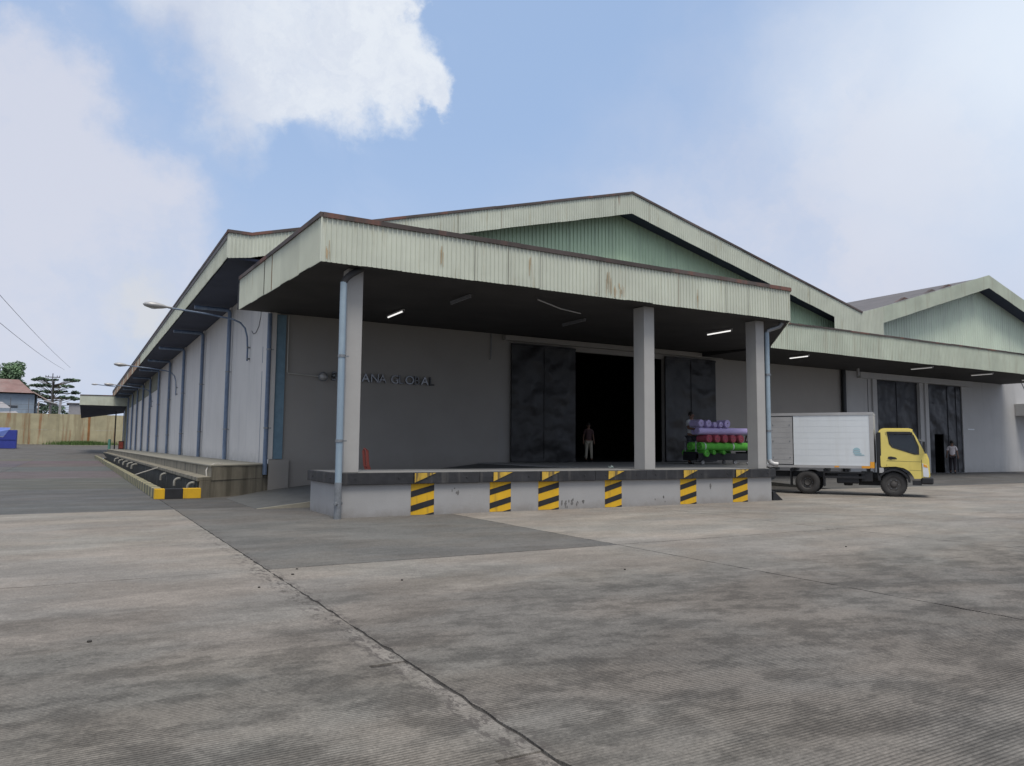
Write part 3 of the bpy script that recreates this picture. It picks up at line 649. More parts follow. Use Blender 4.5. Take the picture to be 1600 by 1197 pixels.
# black edge band in lengths, with bolts
def band(p0, p1, n):
    p0 = Vector(p0); p1 = Vector(p1); d = (p1-p0)/n; nr = Vector((d.y, -d.x)).normalized()
    for i in range(n):
        a = p0+d*i; c = p0+d*(i+1)-d.normalized()*.006; o_ = random.uniform(.085, .10); zb = .745+random.uniform(-.012, .012)
        q = [a+nr*o_, c+nr*o_, c-nr*-.003, a-nr*-.003]
        bm_ = MB().add([(p.x, p.y, zb) for p in q]+[(p.x, p.y, 1.004) for p in q], [(0,3,2,1),(4,5,6,7),(0,1,5,4),(1,2,6,5),(2,3,7,6),(3,0,4,7)])
        ob = bm_.obj('edge_band', m_band, dock, bevel=.012)
        for s_ in (.2, .8):
            c0 = a+(c-a)*s_+nr*(o_+.0)
            MB().lathe([(0, .012), (.022, .012), (.026, 0)], lambda x, y_, h: (c0.x+x*(-nr.y)+nr.x*h, c0.y+x*nr.x+nr.y*h, .875+y_), 8).obj('bolt', m_band, ob)
band((-.02, 0), (13.98, 0), 8); band((0, 2.44), (0, -.02), 1); band((13.98, .05), (21.9, 7.97), 4)
# hazard markings on the plinth and on the band
for x0, x1 in ((1.70, 2.29), (3.80, 4.40), (5.22, 5.85), (7.35, 7.92), (10.06, 10.68), (12.17, 12.80)):
    w = x1-x0
    MB().box(x0, x1, -.006, -.001, .01, .74).obj('hazard_marking', m_yellow, dock)
    sl = .15; th = .14
    b = MB()
    for z in (-1, .085, .42):
        pl = [(x0, z), (x1, z+sl), (x1, z+sl+th), (x0, z+th)]
        if z < 0: pl = [(x0+w*.6, .01), (x1, .01), (x1, .06)]
        b.prism(pl, -.012, -.0065, lambda u, v, w_: (u, w_, v))
    b.obj('hazard_marking', m_black, dock)
    MB().prism([(x0+.05, .765), (x0+.60, .99), (x0+.05, .99)], -.107, -.1025, lambda u, v, w_: (u, w_, v)).obj('hazard_marking', m_yellow_worn, dock)
# scuffs on the plinth
for (x, z, s_, nn) in ((2.85, .55, .06, 4), (5.98, .12, .10, 5), (6.15, .2, .12, 5), (6.5, .15, .1, 4), (9.3, .2, .12, 3), (11.2, .5, .08, 3)):
    for q in range(nn):
        a = random.uniform(-1, 1)*s_*1.6; c = random.uniform(-1, 1)*s_; r_ = random.uniform(.010, .035); el = random.uniform(1, 3)
        MB().prism([(x+a+r_*math.cos(h)*random.uniform(.4, 1.3), max(.012, z+c+el*r_*math.sin(h)*random.uniform(.6, 1.2))) for h in [q_*math.pi/5 for q_ in range(10)]], -.0035-.0004*q, -.0012, lambda u, v, w_: (u, w_, v)).obj('scuff_mark', m_crawl, dock)
# ramp beside the dock, against the warehouse wall
ramp = thing('ramp', (-1.15, 3.4, 0), 'dark concrete ramp rising from the yard to the dock floor', 'ramp')
def rp(pts): return [(x+1.15, y-3.4, z) for x, y, z in pts]
MB().add(rp([(-1.13, 3.42, .006), (8.56, 3.42, .96), (8.56, 9.84, .96), (.55, 9.84, .10), (-1.16, 7.6, .006), (-1.13, 3.42, -.1), (8.56, 3.42, -.1), (8.56, 9.84, -.1), (.55, 9.84, -.1), (-1.16, 7.6, -.1)]),
    [(0, 1, 2), (0, 2, 3), (0, 3, 4), (5, 9, 8, 7, 6), (0, 5, 6, 1), (1, 6, 7, 2), (2, 7, 8, 3), (3, 8, 9, 4), (4, 9, 5, 0)]).obj('ramp_slab', m_ramp, ramp)
MB().add(rp([(-1.1, 3.30, .004), (8.5, 3.30, .985), (8.5, 3.415, .985), (-1.1, 3.415, .004), (-1.1, 3.30, -.1), (8.5, 3.30, -.1), (8.5, 3.415, -.1), (-1.1, 3.415, -.1)]),
    [(0, 1, 2, 3), (4, 7, 6, 5), (0, 4, 5, 1), (1, 5, 6, 2), (2, 6, 7, 3), (3, 7, 4, 0)]).obj('ramp_edge', m_plat_top, ramp)
# black wheel chock at the dock's right corner
t = thing('wheel_chock', (14.05, .1, 0), 'black rubber wedge on the ground at the right corner of the dock', 'wedge')
MB().prism([(0, 0), (.45, 0), (.08, .28), (0, .28)], 0, .3, lambda u, v, w: (u, w, v)).obj('wedge_block', m_blackp, t, bevel=.01)
MB().tube([(.04, .15, .28), (.04, .15, .36), (.10, .15, .38)], .015, 6).obj('wedge_handle', m_steel, t)

# sign letters on the dock wall
sg = thing('wall_lettering', (2.7, 9.93, 4.0), 'row of dull metal letters reading ANA GLOBAL on the wall under the canopy', 'sign')
def letter(ch, x, z=3.95, size=.46):
    cu = bpy.data.curves.new('letter', 'FONT'); cu.body = ch; cu.size = size; cu.extrude = .03; cu.bevel_depth = .004
    to = bpy.data.objects.new('tmp', cu); COL.objects.link(to)
    bpy.context.view_layer.update()
    me = bpy.data.meshes.new_from_object(to.evaluated_get(bpy.context.evaluated_depsgraph_get()))
    bpy.data.objects.remove(to); me.materials.clear(); me.materials.append(m_chrome)
    o = bpy.data.objects.new('letter', me); COL.objects.link(o); o.parent = sg
    o.rotation_euler = (R(90)+random.uniform(-.05, .05), 0, random.uniform(-.12, .12)); o.location = (x-2.7, 0, z-4.0)
for ch, x in zip("S", (2.66,)): letter(ch, x)
for ch, x in zip("ANAGLOBAL", (3.78, 4.10, 4.44, 4.90, 5.20, 5.47, 5.82, 6.12, 6.45)): letter(ch, x)
# round wall lamp
wl = thing('wall_lamp', (2.35, 9.9, 4.06), 'round grey bulkhead lamp on the wall left of the corner column', 'lamp')
MB().lathe([(0, .16), (.07, .15), (.12, .11), (.14, .04), (.15, 0), (0, 0)], lambda x, y_, h: (x, -h, y_), 20).obj('lamp_glass', m_alu, wl, smooth=True)
MB().lathe([(.14, 0), (.17, 0), (.17, .05), (.14, .06)], lambda x, y_, h: (x, -h, y_), 20).obj('lamp_rim', m_steel, wl)
# small black beacon beside it
wl2 = thing('wall_bell', (2.72, 9.9, 4.12), 'small black box on the wall beside the corner column', 'box')
MB().box(-.07, .07, -.08, 0, -.07, .07).obj('bell_box', m_blackp, wl2, bevel=.01)
MB().lathe([(0, .05), (.04, .045), (.05, 0)], lambda x, y_, h: (x, -.08-h, y_), 12).obj('bell_dome', m_steel, wl2)

# fluorescent battens (all run front to back)
def batten(x, y0, y1, lit, label, z=None, dx=0.0):
    z = z or zc((y0+y1)/2)-.14
    t = thing('fluorescent_light', (x, y0, z), label, 'light', 'fluorescent battens under the canopies'); ln = y1-y0
    q = math.atan2(dx, ln); t.rotation_euler = (0, 0, -q)
    MB().box(-.04, .04, 0, ln, .035, .085).obj('housing', m_alu if lit else m_tube_off, t)
    MB().tube([(0, .03, .015), (0, ln-.03, .015)], .022, 10).obj('tube', {True: m_tube, 2: m_tube_dim, False: m_tube_off}[lit], t, smooth=True)
    for yy in (.0, ln-.03): MB().box(-.03, .03, yy, yy+.03, -.01, .04).obj('end_cap', m_tube_off, t)
batten(3.65, 5.6, 7.0, True, 'lit batten light on the soffit just right of the corner column')
batten(14.35, 2.0, 3.2, True, 'lit batten light on the soffit left of the right hand column')
batten(3.95, 1.5, 2.7, False, 'unlit batten light on the soffit near the front fascia, left part')
batten(9.12, 3.4, 4.7, False, 'unlit batten light on the soffit left of the middle column')
batten(23.6, 6.2, 7.3, True, 'lit batten light under the right canopy above the truck box', z=5.85)
batten(32.7, 5.9, 7.1, 2, 'dim white batten light above the left one of the right hand doors', z=5.85)
batten(38.5, 6.0, 7.2, 2, 'dim white batten light above the right one of the right hand doors', z=5.85)
batten(43.9, 6.0, 7.2, 2, 'dim white batten light at the right end of the photo', z=5.85)
t = thing('hanging_tube', (5.58, .66, 5.62), 'unlit white tube hanging slanted behind the front fascia', 'light tube')
MB().tube([(0, 0, .02), (1.1, .5, -.05), (2.1, .95, -.02)], .018, 8).obj('tube', m_alu, t)
MB().tube([(0, 0, .02), (0, .1, .12)], .006, 6).obj('tube_wire', m_cable, t)

# ------------------------------------------------------------------ street lamps on the side wall
def streetlamp(y, label, z=5.0):
    t = thing('street_lamp', (.5, y, z), label, 'street lamp', 'curved lamps on the side wall')
    pts = [(0, 0, -.1), (0, 0, .4), (-.03, 0, .85), (-.12, 0, 1.18), (-.3, 0, 1.38), (-.6, 0, 1.5), (-1.6, 0, 1.62), (-2.9, 0, 1.72)]
    MB().tube(pts, .035, 8).obj('lamp_arm', m_pipe, t, smooth=True)
    for z_ in (-.05, .4): MB().box(-.03, .1, -.05, .05, z_, z_+.06).obj('wall_bracket', m_steel, t)
    prof = [(0, .0), (.05, .02), (.07, .2), (.14, .36), (.20, .58), (.19, .78), (.12, .95), (0, 1.02)]
    MB().lathe(prof, lambda x, y_, h: (-2.75-h, x, 1.72+y_*.62+h*.05+.01), 16).obj('lamp_head', m_alu, t, smooth=True)
    MB().lathe([(0, .09), (.06, .08), (.11, .04), (.13, 0)], lambda x, y_, h: (-3.4+x*1.5, y_*.9, 1.71-h), 16).obj('lamp_glass', m_lens, t, smooth=True)
    return t
streetlamp(14.0, 'nearest curved street lamp on the side wall, its head in front of the sky')
streetlamp(38.2, 'second curved street lamp along the side wall')
streetlamp(57.0, 'third and farthest curved street lamp on the side wall')
t = thing('lamp_wire', (.58, 13.2, 5.9), 'thin black wire looping from the nearest street lamp to the canopy', 'wire')
MB().tube([(0, .5, .15), (0, .2, 0), (0, -.3, -.02), (0, -.8, .15), (0, -1.1, .5), (0, -1.15, 1.2)], .012, 6).obj('wire_loop', m_cable, t)
t = thing('yard_lamp', (-4.6, 98, gz(98)), 'small lamp on a far pole beyond the side canopy', 'street lamp')
MB().tube([(5.0, 0, 0), (5.0, 0, 8.2), (4.8, 0, 8.6), (4.4, 0, 8.75), (1.7, 0, 9.0)], .06, 8).obj('lamp_arm', m_pipe, t, smooth=True)
MB().lathe([(0, 0), (.1, .1), (.2, .4), (.18, .7), (0, .9)], lambda x, y_, h: (1.8-h, x, 9.02+y_*.6), 12).obj('lamp_head', m_alu, t, smooth=True)

# ------------------------------------------------------------------ far side canopy and yard end
fcn = Hb(MB().add([(-4.85, 92, 6.5), (.55, 92, 6.5), (.55, 103, 6.0), (-4.6, 103, 5.15), (-4.85, 92, 7.6), (.55, 92, 7.6), (.55, 103, 7.5), (-4.6, 103, 7.0)], [(0,3,2,1),(4,5,6,7),(0,1,5,4),(1,2,6,5),(2,3,7,6),(3,0,4,7)]), 'side_canopy', m_soffit_blue)
wsheets('fascia_panel', (-4.9, 91.95), (.55, 91.95), (6.5, 7.72), (6.5, 7.80), m_green, parent=fcn, w=1.1)
wcaps((-4.9, 91.95), (.55, 91.95), 7.8, 7.88, fcn, w=2)
Hbox('column', -.55, -.4, 100, 100.2, gz(100), 6.1, m_soffit, fcn)
Hbox('end_wall', .40, .59, 91.5, 96.5, .99, 7.0, m_olive, WH)
t = thing('fire_cabinet', (-.55, 94.2, 1.0), 'small red cabinet at the far end of the side wall', 'cabinet')
MB().box(.3, .9, 0, .4, 0, 1.05).obj('cabinet_body', m_reddk, t, bevel=.02); MB().box(.38, .82, -.02, -.001, .15, .9).obj('cabinet_door', m_red, t)
t = thing('bollard', (-1.3, 94.2, .4), 'teal green post left of the red cabinet', 'post')
MB().lathe([(0, 1.9), (.14, 1.85), (.16, 1.7), (.16, 0), (0, 0)], lambda x, y_, h: (x, y_, h), 12).obj('post_shaft', m_gp, t, smooth=True); MB().box(-.2, .2, -.2, .2, 0, .06).obj('post_foot', m_steel, t)

yw = thing('precast_wall', (0, 125, 1.4), 'tall rust streaked yellow precast wall closing the far end of the yard', 'wall')
jx = [-52, -48, -44, -40, -36, -32, -28, -24, -19.8, -15.7, -11.8, -7.72, -3.3, .2, 4, 8]
for i in range(len(jx)-1):
    for z0, z1 in ((-.4, 2.45), (2.46, 5.0)):
        MB().box(jx[i]+.16, jx[i+1]-.16, -.06, .06, z0, z1).obj('wall_panel', m_yw, yw)
    MB().box(jx[i]-.16, jx[i]+.16, -.16, .16, -.4, 5.03).obj('wall_post', m_rustcol if i == 12 else m_yw, yw)
for x in (-14.2, -11.8, -24, -19.8):
    MB().box(x-.05, x+.05, -.03, .03, 5.04, 7.4).obj('wire_post', m_cable, yw)
for z in (5.6, 6.4):
    MB().tube([(-52, 0, z), (-14, 0, z), (-6, 0, z-.1)], .02, 5).obj('fence_wire', m_cable, yw)
MB().box(-6, 7, -4.5, -4.2, -.2, .05).obj('foot_kerb', m_plat_top, yw)
gr = MB()
for k in range(2600):
    x = random.gauss(-4.2, 2.0); y = 124.4-abs(random.gauss(0, .9)); h = random.uniform(.15, .75); a = random.uniform(0, 6.28); w = .05
    z = gz(y)
    gr.add([(x-w*math.cos(a), y-w*math.sin(a), z-.02), (x+w*math.cos(a), y+w*math.sin(a), z-.02), (x+random.gauss(0, .15), y+random.gauss(0, .1), z+h)], [(0, 1, 2)])
tag(gr.obj('grass', m_grass), 'tufts of grass at the foot of the yellow wall', 'grass', kind='stuff')

bn = thing('skip_bin', (-14.6, 108, gz(108)), 'dark blue steel skip with a sloping pale lid at the left edge', 'skip')
MB().prism([(0, 0), (2.4, 0), (2.4, 2.55), (1.5, 2.55), (.9, 1.55), (-1.8, 1.7), (-1.8, 0)], 0, 2.2, lambda u, v, w: (u, w, v)).obj('skip_body', m_bin, bn, bevel=.03)
MB().add([(.9, -.03, 1.6), (1.55, -.03, 2.58), (1.55, 2.2, 2.9), (-.4, 2.2, 2.9), (-1.8, -.03, 1.75)], [(0, 1, 2, 3, 4)]).obj('skip_lid', m_bin_l, bn)
MB().box(-1.8, 2.4, -.06, -.002, 1.2, 1.3).obj('skip_rim', m_bin, bn)

# houses beyond the wall
hs_ = thing('house', (-15, 150, 1.6), 'house with a hipped red tile roof and blue grey walls beyond the wall', 'house')
def hp(pts): return [(x+15, y-150, z-1.6) for x, y, z in pts]
MB().box(-20, 2.9, 0, 12, -.5, 9.2).obj('wall', m_hwall, hs_)
MB().add(hp([(-36, 149.2, 11.0), (-12.2, 149.2, 11.0), (-12.2, 163, 11.0), (-36, 163, 11.0), (-30, 155, 13.8), (-15.0, 155, 13.8)]), [(0, 1, 5, 4), (1, 2, 5), (2, 3, 4, 5), (3, 0, 4), (0, 3, 2, 1)]).obj('roof', m_tile, hs_)
MB().add(hp([(-12.4, 149.4, 11.4), (-9.4, 149.4, 9.5), (-9.4, 160, 9.5), (-12.4, 160, 11.4), (-12.4, 149.4, 11.15), (-9.4, 149.4, 9.3), (-9.4, 160, 9.3), (-12.4, 160, 11.15)]), [(0, 1, 2, 3), (7, 6, 5, 4), (0, 4, 5, 1), (1, 5, 6, 2)]).obj('porch_roof', m_tilep, hs_)
MB().add(hp([(-10.6, 148.6, 9.8), (-8.4, 148.6, 9.2), (-8.4, 156, 9.2), (-10.6, 156, 9.8), (-10.6, 148.6, 9.6), (-8.4, 148.6, 9.0), (-8.4, 156, 9.0), (-10.6, 156, 9.6)]), [(0, 1, 2, 3), (7, 6, 5, 4), (0, 4, 5, 1), (1, 5, 6, 2)]).obj('awning', m_alu, hs_)
for x in (-11.4, -9.6): MB().tube(hp([(x, 149.6, 1.0), (x, 149.6, 9.4)]), .12, 8).obj('porch_post', m_tilep, hs_)
for x in (-16.2, -20.5): f_ = MB().box(x+15, x+16.6, -.08, -.002, 5.6, 7.1).obj('window', m_steel, hs_); MB().box(x+15.1, x+16.5, -.1, -.081, 5.7, 7.0).obj('pane', m_glass, f_)
MB().box(-5.6, 1.8, -3, -2.4, -.5, 6.4).obj('annexe_wall', m_hwall, hs_)
MB().add(hp([(-22, 146, 6.0), (-13.6, 146, 6.6), (-17, 149, 9.2), (-22, 149, 9.0)]), [(0, 1, 2, 3)]).obj('lean_to_roof', m_ggrey, hs_)
h2 = thing('shed', (-6.8, 150, 1.6), 'pale grey sheet shed right of the trees beyond the wall', 'shed')
MB().prism([(0, -.5), (5, -.5), (5, 7.3), (.35, 7.7)], 0, 8, lambda u, v, w: (u, w, v)).obj('shed_wall', m_ggrey, h2); MB().box(-.1, 5.1, -.3, 8.2, 7.72, 7.85).obj('shed_roof', m_ggrey, h2)
t = thing('concrete_post', (-8.2, 148, 1.6), 'leaning pale concrete post beyond the wall', 'post')
MB().prism([(-.25, 0), (.25, 0), (.55, 8.0), (.15, 8.0)], 0, .4, lambda u, v, w: (u, w, v)).obj('post_shaft', m_ggrey, t); MB().box(.1, .6, -.05, .45, 8.0, 8.15).obj('post_cap', m_ggrey, t)
pl = thing('power_pole', (-9.9, 170, 1.6), 'power pole with a crossarm above the tiered tree', 'power pole')
MB().tube([(0, 0, 0), (0, 0, 14.9)], [.16, .09], 8).obj('pole_shaft', m_cable, pl)
MB().box(-1.35, 1.35, -.08, .08, 14.0, 14.18).box(-.5, .5, -.08, .08, 13.2, 13.35).obj('crossarm', m_cable, pl)
for x in (-1.25, -.8, .8, 1.25): MB().lathe([(.02, 0), (.09, .02), (.07, .2), (.03, .32)], lambda a, c, h: (x+a, c, 14.18+h), 8).obj('insulator', m_cable, pl)
for p0, p1, lb in (((-6.8, 170, 17.9), (-12.9, 22, 13.4), 'upper thin power cable crossing the sky at the left'), ((-7.9, 170, 17.4), (-12.2, 22, 10.25), 'lower thin power cable crossing the sky at the left')):
    A = Vector(p0); B = Vector(p1)
    tag(MB().tube([A.lerp(B, k/16)+Vector((0, 0, -.5*math.sin(math.pi*k/16))) for k in range(17)], .022, 5).obj('power_cable', m_cable), lb, 'cable')

# trees
def leaves(b, c, r, n, size, flat=1.0):
    for _ in range(n):
        d = Vector((random.gauss(0, 1), random.gauss(0, 1), random.gauss(0, 1))).normalized()*r*random.random()**.4
        p = Vector(c)+Vector((d.x, d.y, d.z*flat)); s = size*random.uniform(.6, 1.3)
        u = Vector((random.gauss(0, 1), random.gauss(0, 1), random.gauss(0, .5))).normalized(); w = u.orthogonal().normalized()
        w = (Matrix.Rotation(random.uniform(0, 6.28), 3, u) @ w)
        b.add([p+u*s, p+w*s*.55, p-u*s, p-w*s*.55], [(0, 1, 2, 3)])
def tree(loc, label, clumps, m, trunk_h, lean=(0, 0), size=.32, n=150, flat=.75):
    t = thing('tree', loc, label, 'tree')
    tb = MB(); tb.tube([(0, 0, -.3), (lean[0]*.4, 0, trunk_h*.5), (lean[0], lean[1], trunk_h)], [.45, .32, .16], 8)
    for (x, y, z, r) in clumps:
        zb = min(z-r*.3, trunk_h*random.uniform(.55, .98)); f = zb/trunk_h
        zb = max(zb, z-1.6) if flat < .5 else zb; f = zb/trunk_h; tb.tube([(lean[0]*f, lean[1]*f, zb), ((x+lean[0]*f)/2, y/2, (z+zb)/2-.1), (x, y, z)], [.09, .06, .03], 5)
    tb.obj('trunk', m_bark, t, smooth=True)
    b = MB()
    for (x, y, z, r) in clumps: leaves(b, (x, y, z), r, int(n*r*r), size, flat)
    b.obj('crown', m, t)
    return t
cl = []
for k in range(26):
    a = random.uniform(0, 6.28); rr = random.uniform(0, 4.8); cl.append((rr*math.cos(a), rr*math.sin(a)*.7, random.uniform(10.5, 18.5)-abs(rr)*.4, random.uniform(1.2, 2.1)))
tree((-18.9, 190, 1.6), 'broad green tree behind the red roofed house at the left edge', cl, m_leaf, 11, size=.30, n=110)
cl = [(random.uniform(-2.2, 2.2), random.uniform(-2, 2), random.uniform(8.5, 13.2), random.uniform(.7, 1.2)) for k in range(9)]
tree((-14.8, 186, 1.6), 'smaller paler tree just right of the broad tree', cl, m_leaf, 9, size=.28, n=90)
cl = []
for z, w in ((14.5, 4.6), (13.0, 4.3), (11.7, 5.0), (10.4, 5.2), (9.0, 5.0)):
    for k in range(20):
        cl.append((random.uniform(-w, w*1.02), random.uniform(-2.5, 2.5), z+random.uniform(-.18, .18)-(1.2 if z < 9.5 else 0)*random.random(), random.uniform(.45, .75)))
tree((-10.0, 182, 1.6), 'tree with flat tiered branches beyond the yellow wall', cl, m_leaf2, 14.6, size=.26, n=170, flat=.38)
cl = [(random.uniform(-5, 3.2), random.uniform(-2, 2), random.uniform(3, 8.2), random.uniform(.9, 1.5)) for k in range(22)]
tree((-8.2, 176, 1.6), 'dark bushy tree low under the tiered tree', cl, m_leaf2, 6.5, size=.3, n=80)

# ------------------------------------------------------------------ second warehouse
W2 = thing('warehouse', (44.3, 10, 0), 'second grey warehouse on the right with green gable and dark grey roof', 'warehouse')
ax2, l2, r2 = 44.3, 31.65, 57.0
Hb(MB().plate([(31.31, -.02), (58, -.02), (58, 7.9), (31.31, 7.9)], [[(33.94, .3), (33.94, 5.62), (37.93, 5.62), (37.93, .3)], [(38.83, .3), (38.83, 5.62), (42.5, 5.62), (42.5, .3)]], YF, YF+.2, lambda u, v, w: (u, w, v)), 'front_wall', m_wall, W2)
g2 = Hb(MB().prism([(31.4, 7.0), (57.4, 7.0), (57.4, 8.7), (ax2, 12.2), (31.4, 8.7)], YF+.03, YF+.1, lambda u, v, w: (u, w, v)), 'gable_wall', m_dark, W2)
def top2(x): return 12.45-abs(x-ax2)*.286
for i in range(26):
    x0 = 31.4+i; x1 = x0+1
    o = sheet('gable_sheet', (x0, YF), (x1, YF), (6.7, top2(x0)-.3), (6.7, top2(x1)-.3), m_gable2, g2, pitch=.25, depth=.025); o.location = -world_loc(g2)
Hb(MB().prism([(l2-.1, 8.85), (ax2, 12.45), (ax2, 12.6), (l2-.1, 9.0)], 9.08, 96, lambda u, v, w: (u, w, v)), 'roof', m_roof, W2)
Hb(MB().prism([(ax2, 12.45), (57.2, 8.85), (57.2, 9.0), (ax2, 12.6)], 9.08, 96, lambda u, v, w: (u, w, v)), 'roof', m_roof, W2)
Hbox('side_wall', 57.8, 58, 10.2, 96, 0, 8.8, m_wall, W2)
f2 = Hb(MB().prism([(l2, 8.7), (33.3, 8.7), (ax2, 11.95), (57, 8.2), (57, 9.0), (ax2, 12.55), (l2, 8.95)], 9.03, 9.10, lambda u, v, w: (u, w, v)), 'gable_fascia', m_soffit_blue, W2)
wsheets('fascia_panel', (31.5, 9.0), (33.35, 9.0), (7.0, 9.10), (7.0, 9.58), m_green, parent=f2, w=.9)
wsheets('fascia_panel', (33.35, 9.0), (ax2, 9.0), (8.66, 9.58), (11.87, 12.70), m_green2, parent=f2)
wsheets('fascia_panel', (ax2, 9.0), (57.2, 9.0), (11.87, 12.70), (8.2, 9.0), m_green2, parent=f2)
Hb(MB().prism([(33.35, 8.85), (ax2, 12.05), (ax2, 12.12), (33.35, 8.95)], 9.1, 9.98, lambda u, v, w: (u, w, v)), 'rake_soffit', m_soffit_blue, W2)
Hb(MB().prism([(ax2, 12.05), (57, 8.4), (57, 8.5), (ax2, 12.12)], 9.1, 9.98, lambda u, v, w: (u, w, v)), 'rake_soffit', m_soffit_blue, W2)
# lifted flashing bits on the rake
for x in (35.2, 37.9, 39.6):
    z = 9.10+(x-l2)*.286+.03
    Hb(MB().prism([(x-.6, z-.17), (x+.5, z+.14), (x+.12, z+.17), (x-.1, z+.04)], 8.96, 9.15, lambda u, v, w: (u, w, v)), 'lifted_flashing', m_cap, f2)
# right canopy
rc = Hb(MB().box(DX+.03, 47.2, yc2+.05, 9.97, 5.98, 6.9), 'front_canopy', m_soffit, W2)
wsheets('fascia_panel', (DX, yc2), (47.2, yc2), (5.96, 7.08), (5.94, 7.05), m_green2, parent=rc)
wcaps((DX, yc2), (47.2, yc2), 7.14, 7.11, rc, w=2.6, h=.07)
# doors and trims
Hbox('door_rail', 32.3, 43.4, 9.75, 9.97, 5.62, 5.95, m_wall, W2)
for x0, x1 in ((33.55, 33.93), (37.95, 38.20), (38.5, 38.82)): Hbox('door_post', x0, x1, 9.9, 9.997, .3, 5.62, m_wall, W2)
door(33.94, 37.93, .32, 5.62, 10.06, m_door2, W2)
d2 = Hb(MB().plate([(38.83, .3), (42.5, .3), (42.5, 5.62), (38.83, 5.62)], [[(39.55, .302), (39.55, 2.62), (40.5, 2.62), (40.5, .302)]], 10.06, 10.12, lambda u, v, w: (u, w, v)), 'sliding_door', m_door2, W2)
for x in (41.0, 41.9): Hbox('door_rib', x, x+.04, 10.03, 10.058, .35, 5.55, m_door2, d2)
Hbox('inner_wall', 32, 57, 16, 16.1, 0, 8, m_dark, W2)
Hb(MB().tube([(30.95, 9.85, 5.98), (30.95, 9.85, .35)], .13, 10), 'downpipe', m_blackp, W2, smooth=True)
Hbox('seam', 33.2, 33.23, 9.985, 9.998, .3, 5.6, m_soffit, W2)
hd = Hbox('door_hood', 48.6, 53.5, 8.4, 9.99, 3.95, 4.75, m_wall, W2, bevel=.02)
Hb(MB().tube([(48.4, 9.6, 6.6), (48.7, 9.0, 4.7)], .03, 6), 'hood_stay', m_cable, W2)
Hbox('name_plate', 43.0, 43.7, 9.97, 9.997, 2.93, 3.0, m_white, W2)
Hbox('lamp_bracket', 30.9, 31.0, 8.9, 9.0, 5.6, 5.97, m_alu, W2)

# ------------------------------------------------------------------ truck
th = math.atan2(-.845, .535)
TR = thing('box_truck', (18.06, 2.02, 0), 'small box truck with yellow cab and white cargo box backed to the dock', 'truck', rz=th); TR.scale = (.985, .985, 1)
def T(b, name, m, parent=TR, **k): return b.obj(name, m, parent, **k)
TB = lambda name, x0, x1, y0, y1, z0, z1, m, parent=TR, **k: MB().box(x0, x1, y0, y1, z0, z1).obj(name, m, parent, **k)
bx = TB('cargo_box', -1.42, 2.24, 0, 1.86, 1.0, 2.92, m_white, bevel=.015)
for z in [1.2+.21*k for k in range(8)]: TB('side_bead', -.42, 2.12, -.0025, -.001, z, z+.012, m_white, bx)
TB('corner_trim', 2.13, 2.27, -.012, 1.88, 1.16, 2.85, m_alu, bx); TB('top_rail', -1.44, 2.27, -.02, 1.88, 2.86, 2.96, m_alu, bx); TB('bottom_rail', -1.44, 2.12, -.02, 1.88, .96, 1.06, m_alu, bx)
sd = TB('side_door', -1.30, -.48, -.022, -.004, 1.08, 2.82, m_alu, bx)
for z in [1.25+.2*k for k in range(8)]: TB('door_bead', -1.28, -.5, -.026, -.0222, z, z+.014, m_alu, sd)
for a in ((-1.33, -1.305, 1.05, 2.85), (-.475, -.45, 1.05, 2.85), (-1.30, -.48, 2.825, 2.85), (-1.30, -.48, 1.05, 1.075)): TB('door_seal', a[0], a[1], -.026, -.002, a[2], a[3], m_blackp, sd)
for z in (1.3, 1.9, 2.5):
    for x in (-1.2, -.6): TB('rivet_plate', x, x+.04, -.036, -.031, z, z+.04, m_steel, sd)
TB('marker', 2.13, 2.27, -.018, -.0125, .98, 1.2, m_orange, bx); TB('marker', 1.85, 2.125, -.028, -.0205, .97, 1.05, m_orange, bx); TB('marker', .95, 1.1, -.028, -.0205, .99, 1.04, m_orange, bx)
em = MB().prism([(1.70+.12*math.cos(a), 1.60+.10*math.sin(a)) for a in [k*math.pi/8 for k in range(9)]], -.010, -.0075, lambda u, v, w: (u, w, v))
em.box(1.58, 1.82, -.010, -.0075, 1.53, 1.575).box(1.60, 1.86, -.010, -.0075, 1.47, 1.505).box(1.64, 1.95, -.010, -.0075, 1.42, 1.45)
em.obj('box_emblem', m_teal, bx)
# chassis
TB('chassis_rail', -1.5, 3.3, .45, .53, .62, .80, m_blackp); TB('chassis_rail', -1.5, 3.3, 1.33, 1.41, .62, .80, m_blackp)
for x in (-1.3, -.55, .6, 1.3, 2.0): TB('cross_bearer', x, x+.07, .04, 1.82, .82, .955, m_blackp)
TB('fuel_tank', 1.0, 1.75, .08, .5, .42, .80, m_blackp, bevel=.04); TB('side_guard', .55, 1.95, .02, .06, .60, .68, m_blackp); TB('side_guard', .55, 1.95, .02, .06, .78, .84, m_blackp)
TB('battery_box', 1.82, 2.2, .08, .45, .5, .86, m_blackp, bevel=.02); TB('air_tank', 1.2, 1.5, .55, .8, .33, .6, m_blackp, bevel=.04)
TB('rear_bumper', -1.5, -1.42, .1, 1.76, .45, .58, m_blackp); TB('gearbox', 1.7, 3.0, .7, 1.15, .35, .75, m_blackp)
for s_, a, c in ((-1, -.60, -.56), (1, .56, .60)): TB('mudflap', a, c, .02, .42, .30, .92, m_blackp)
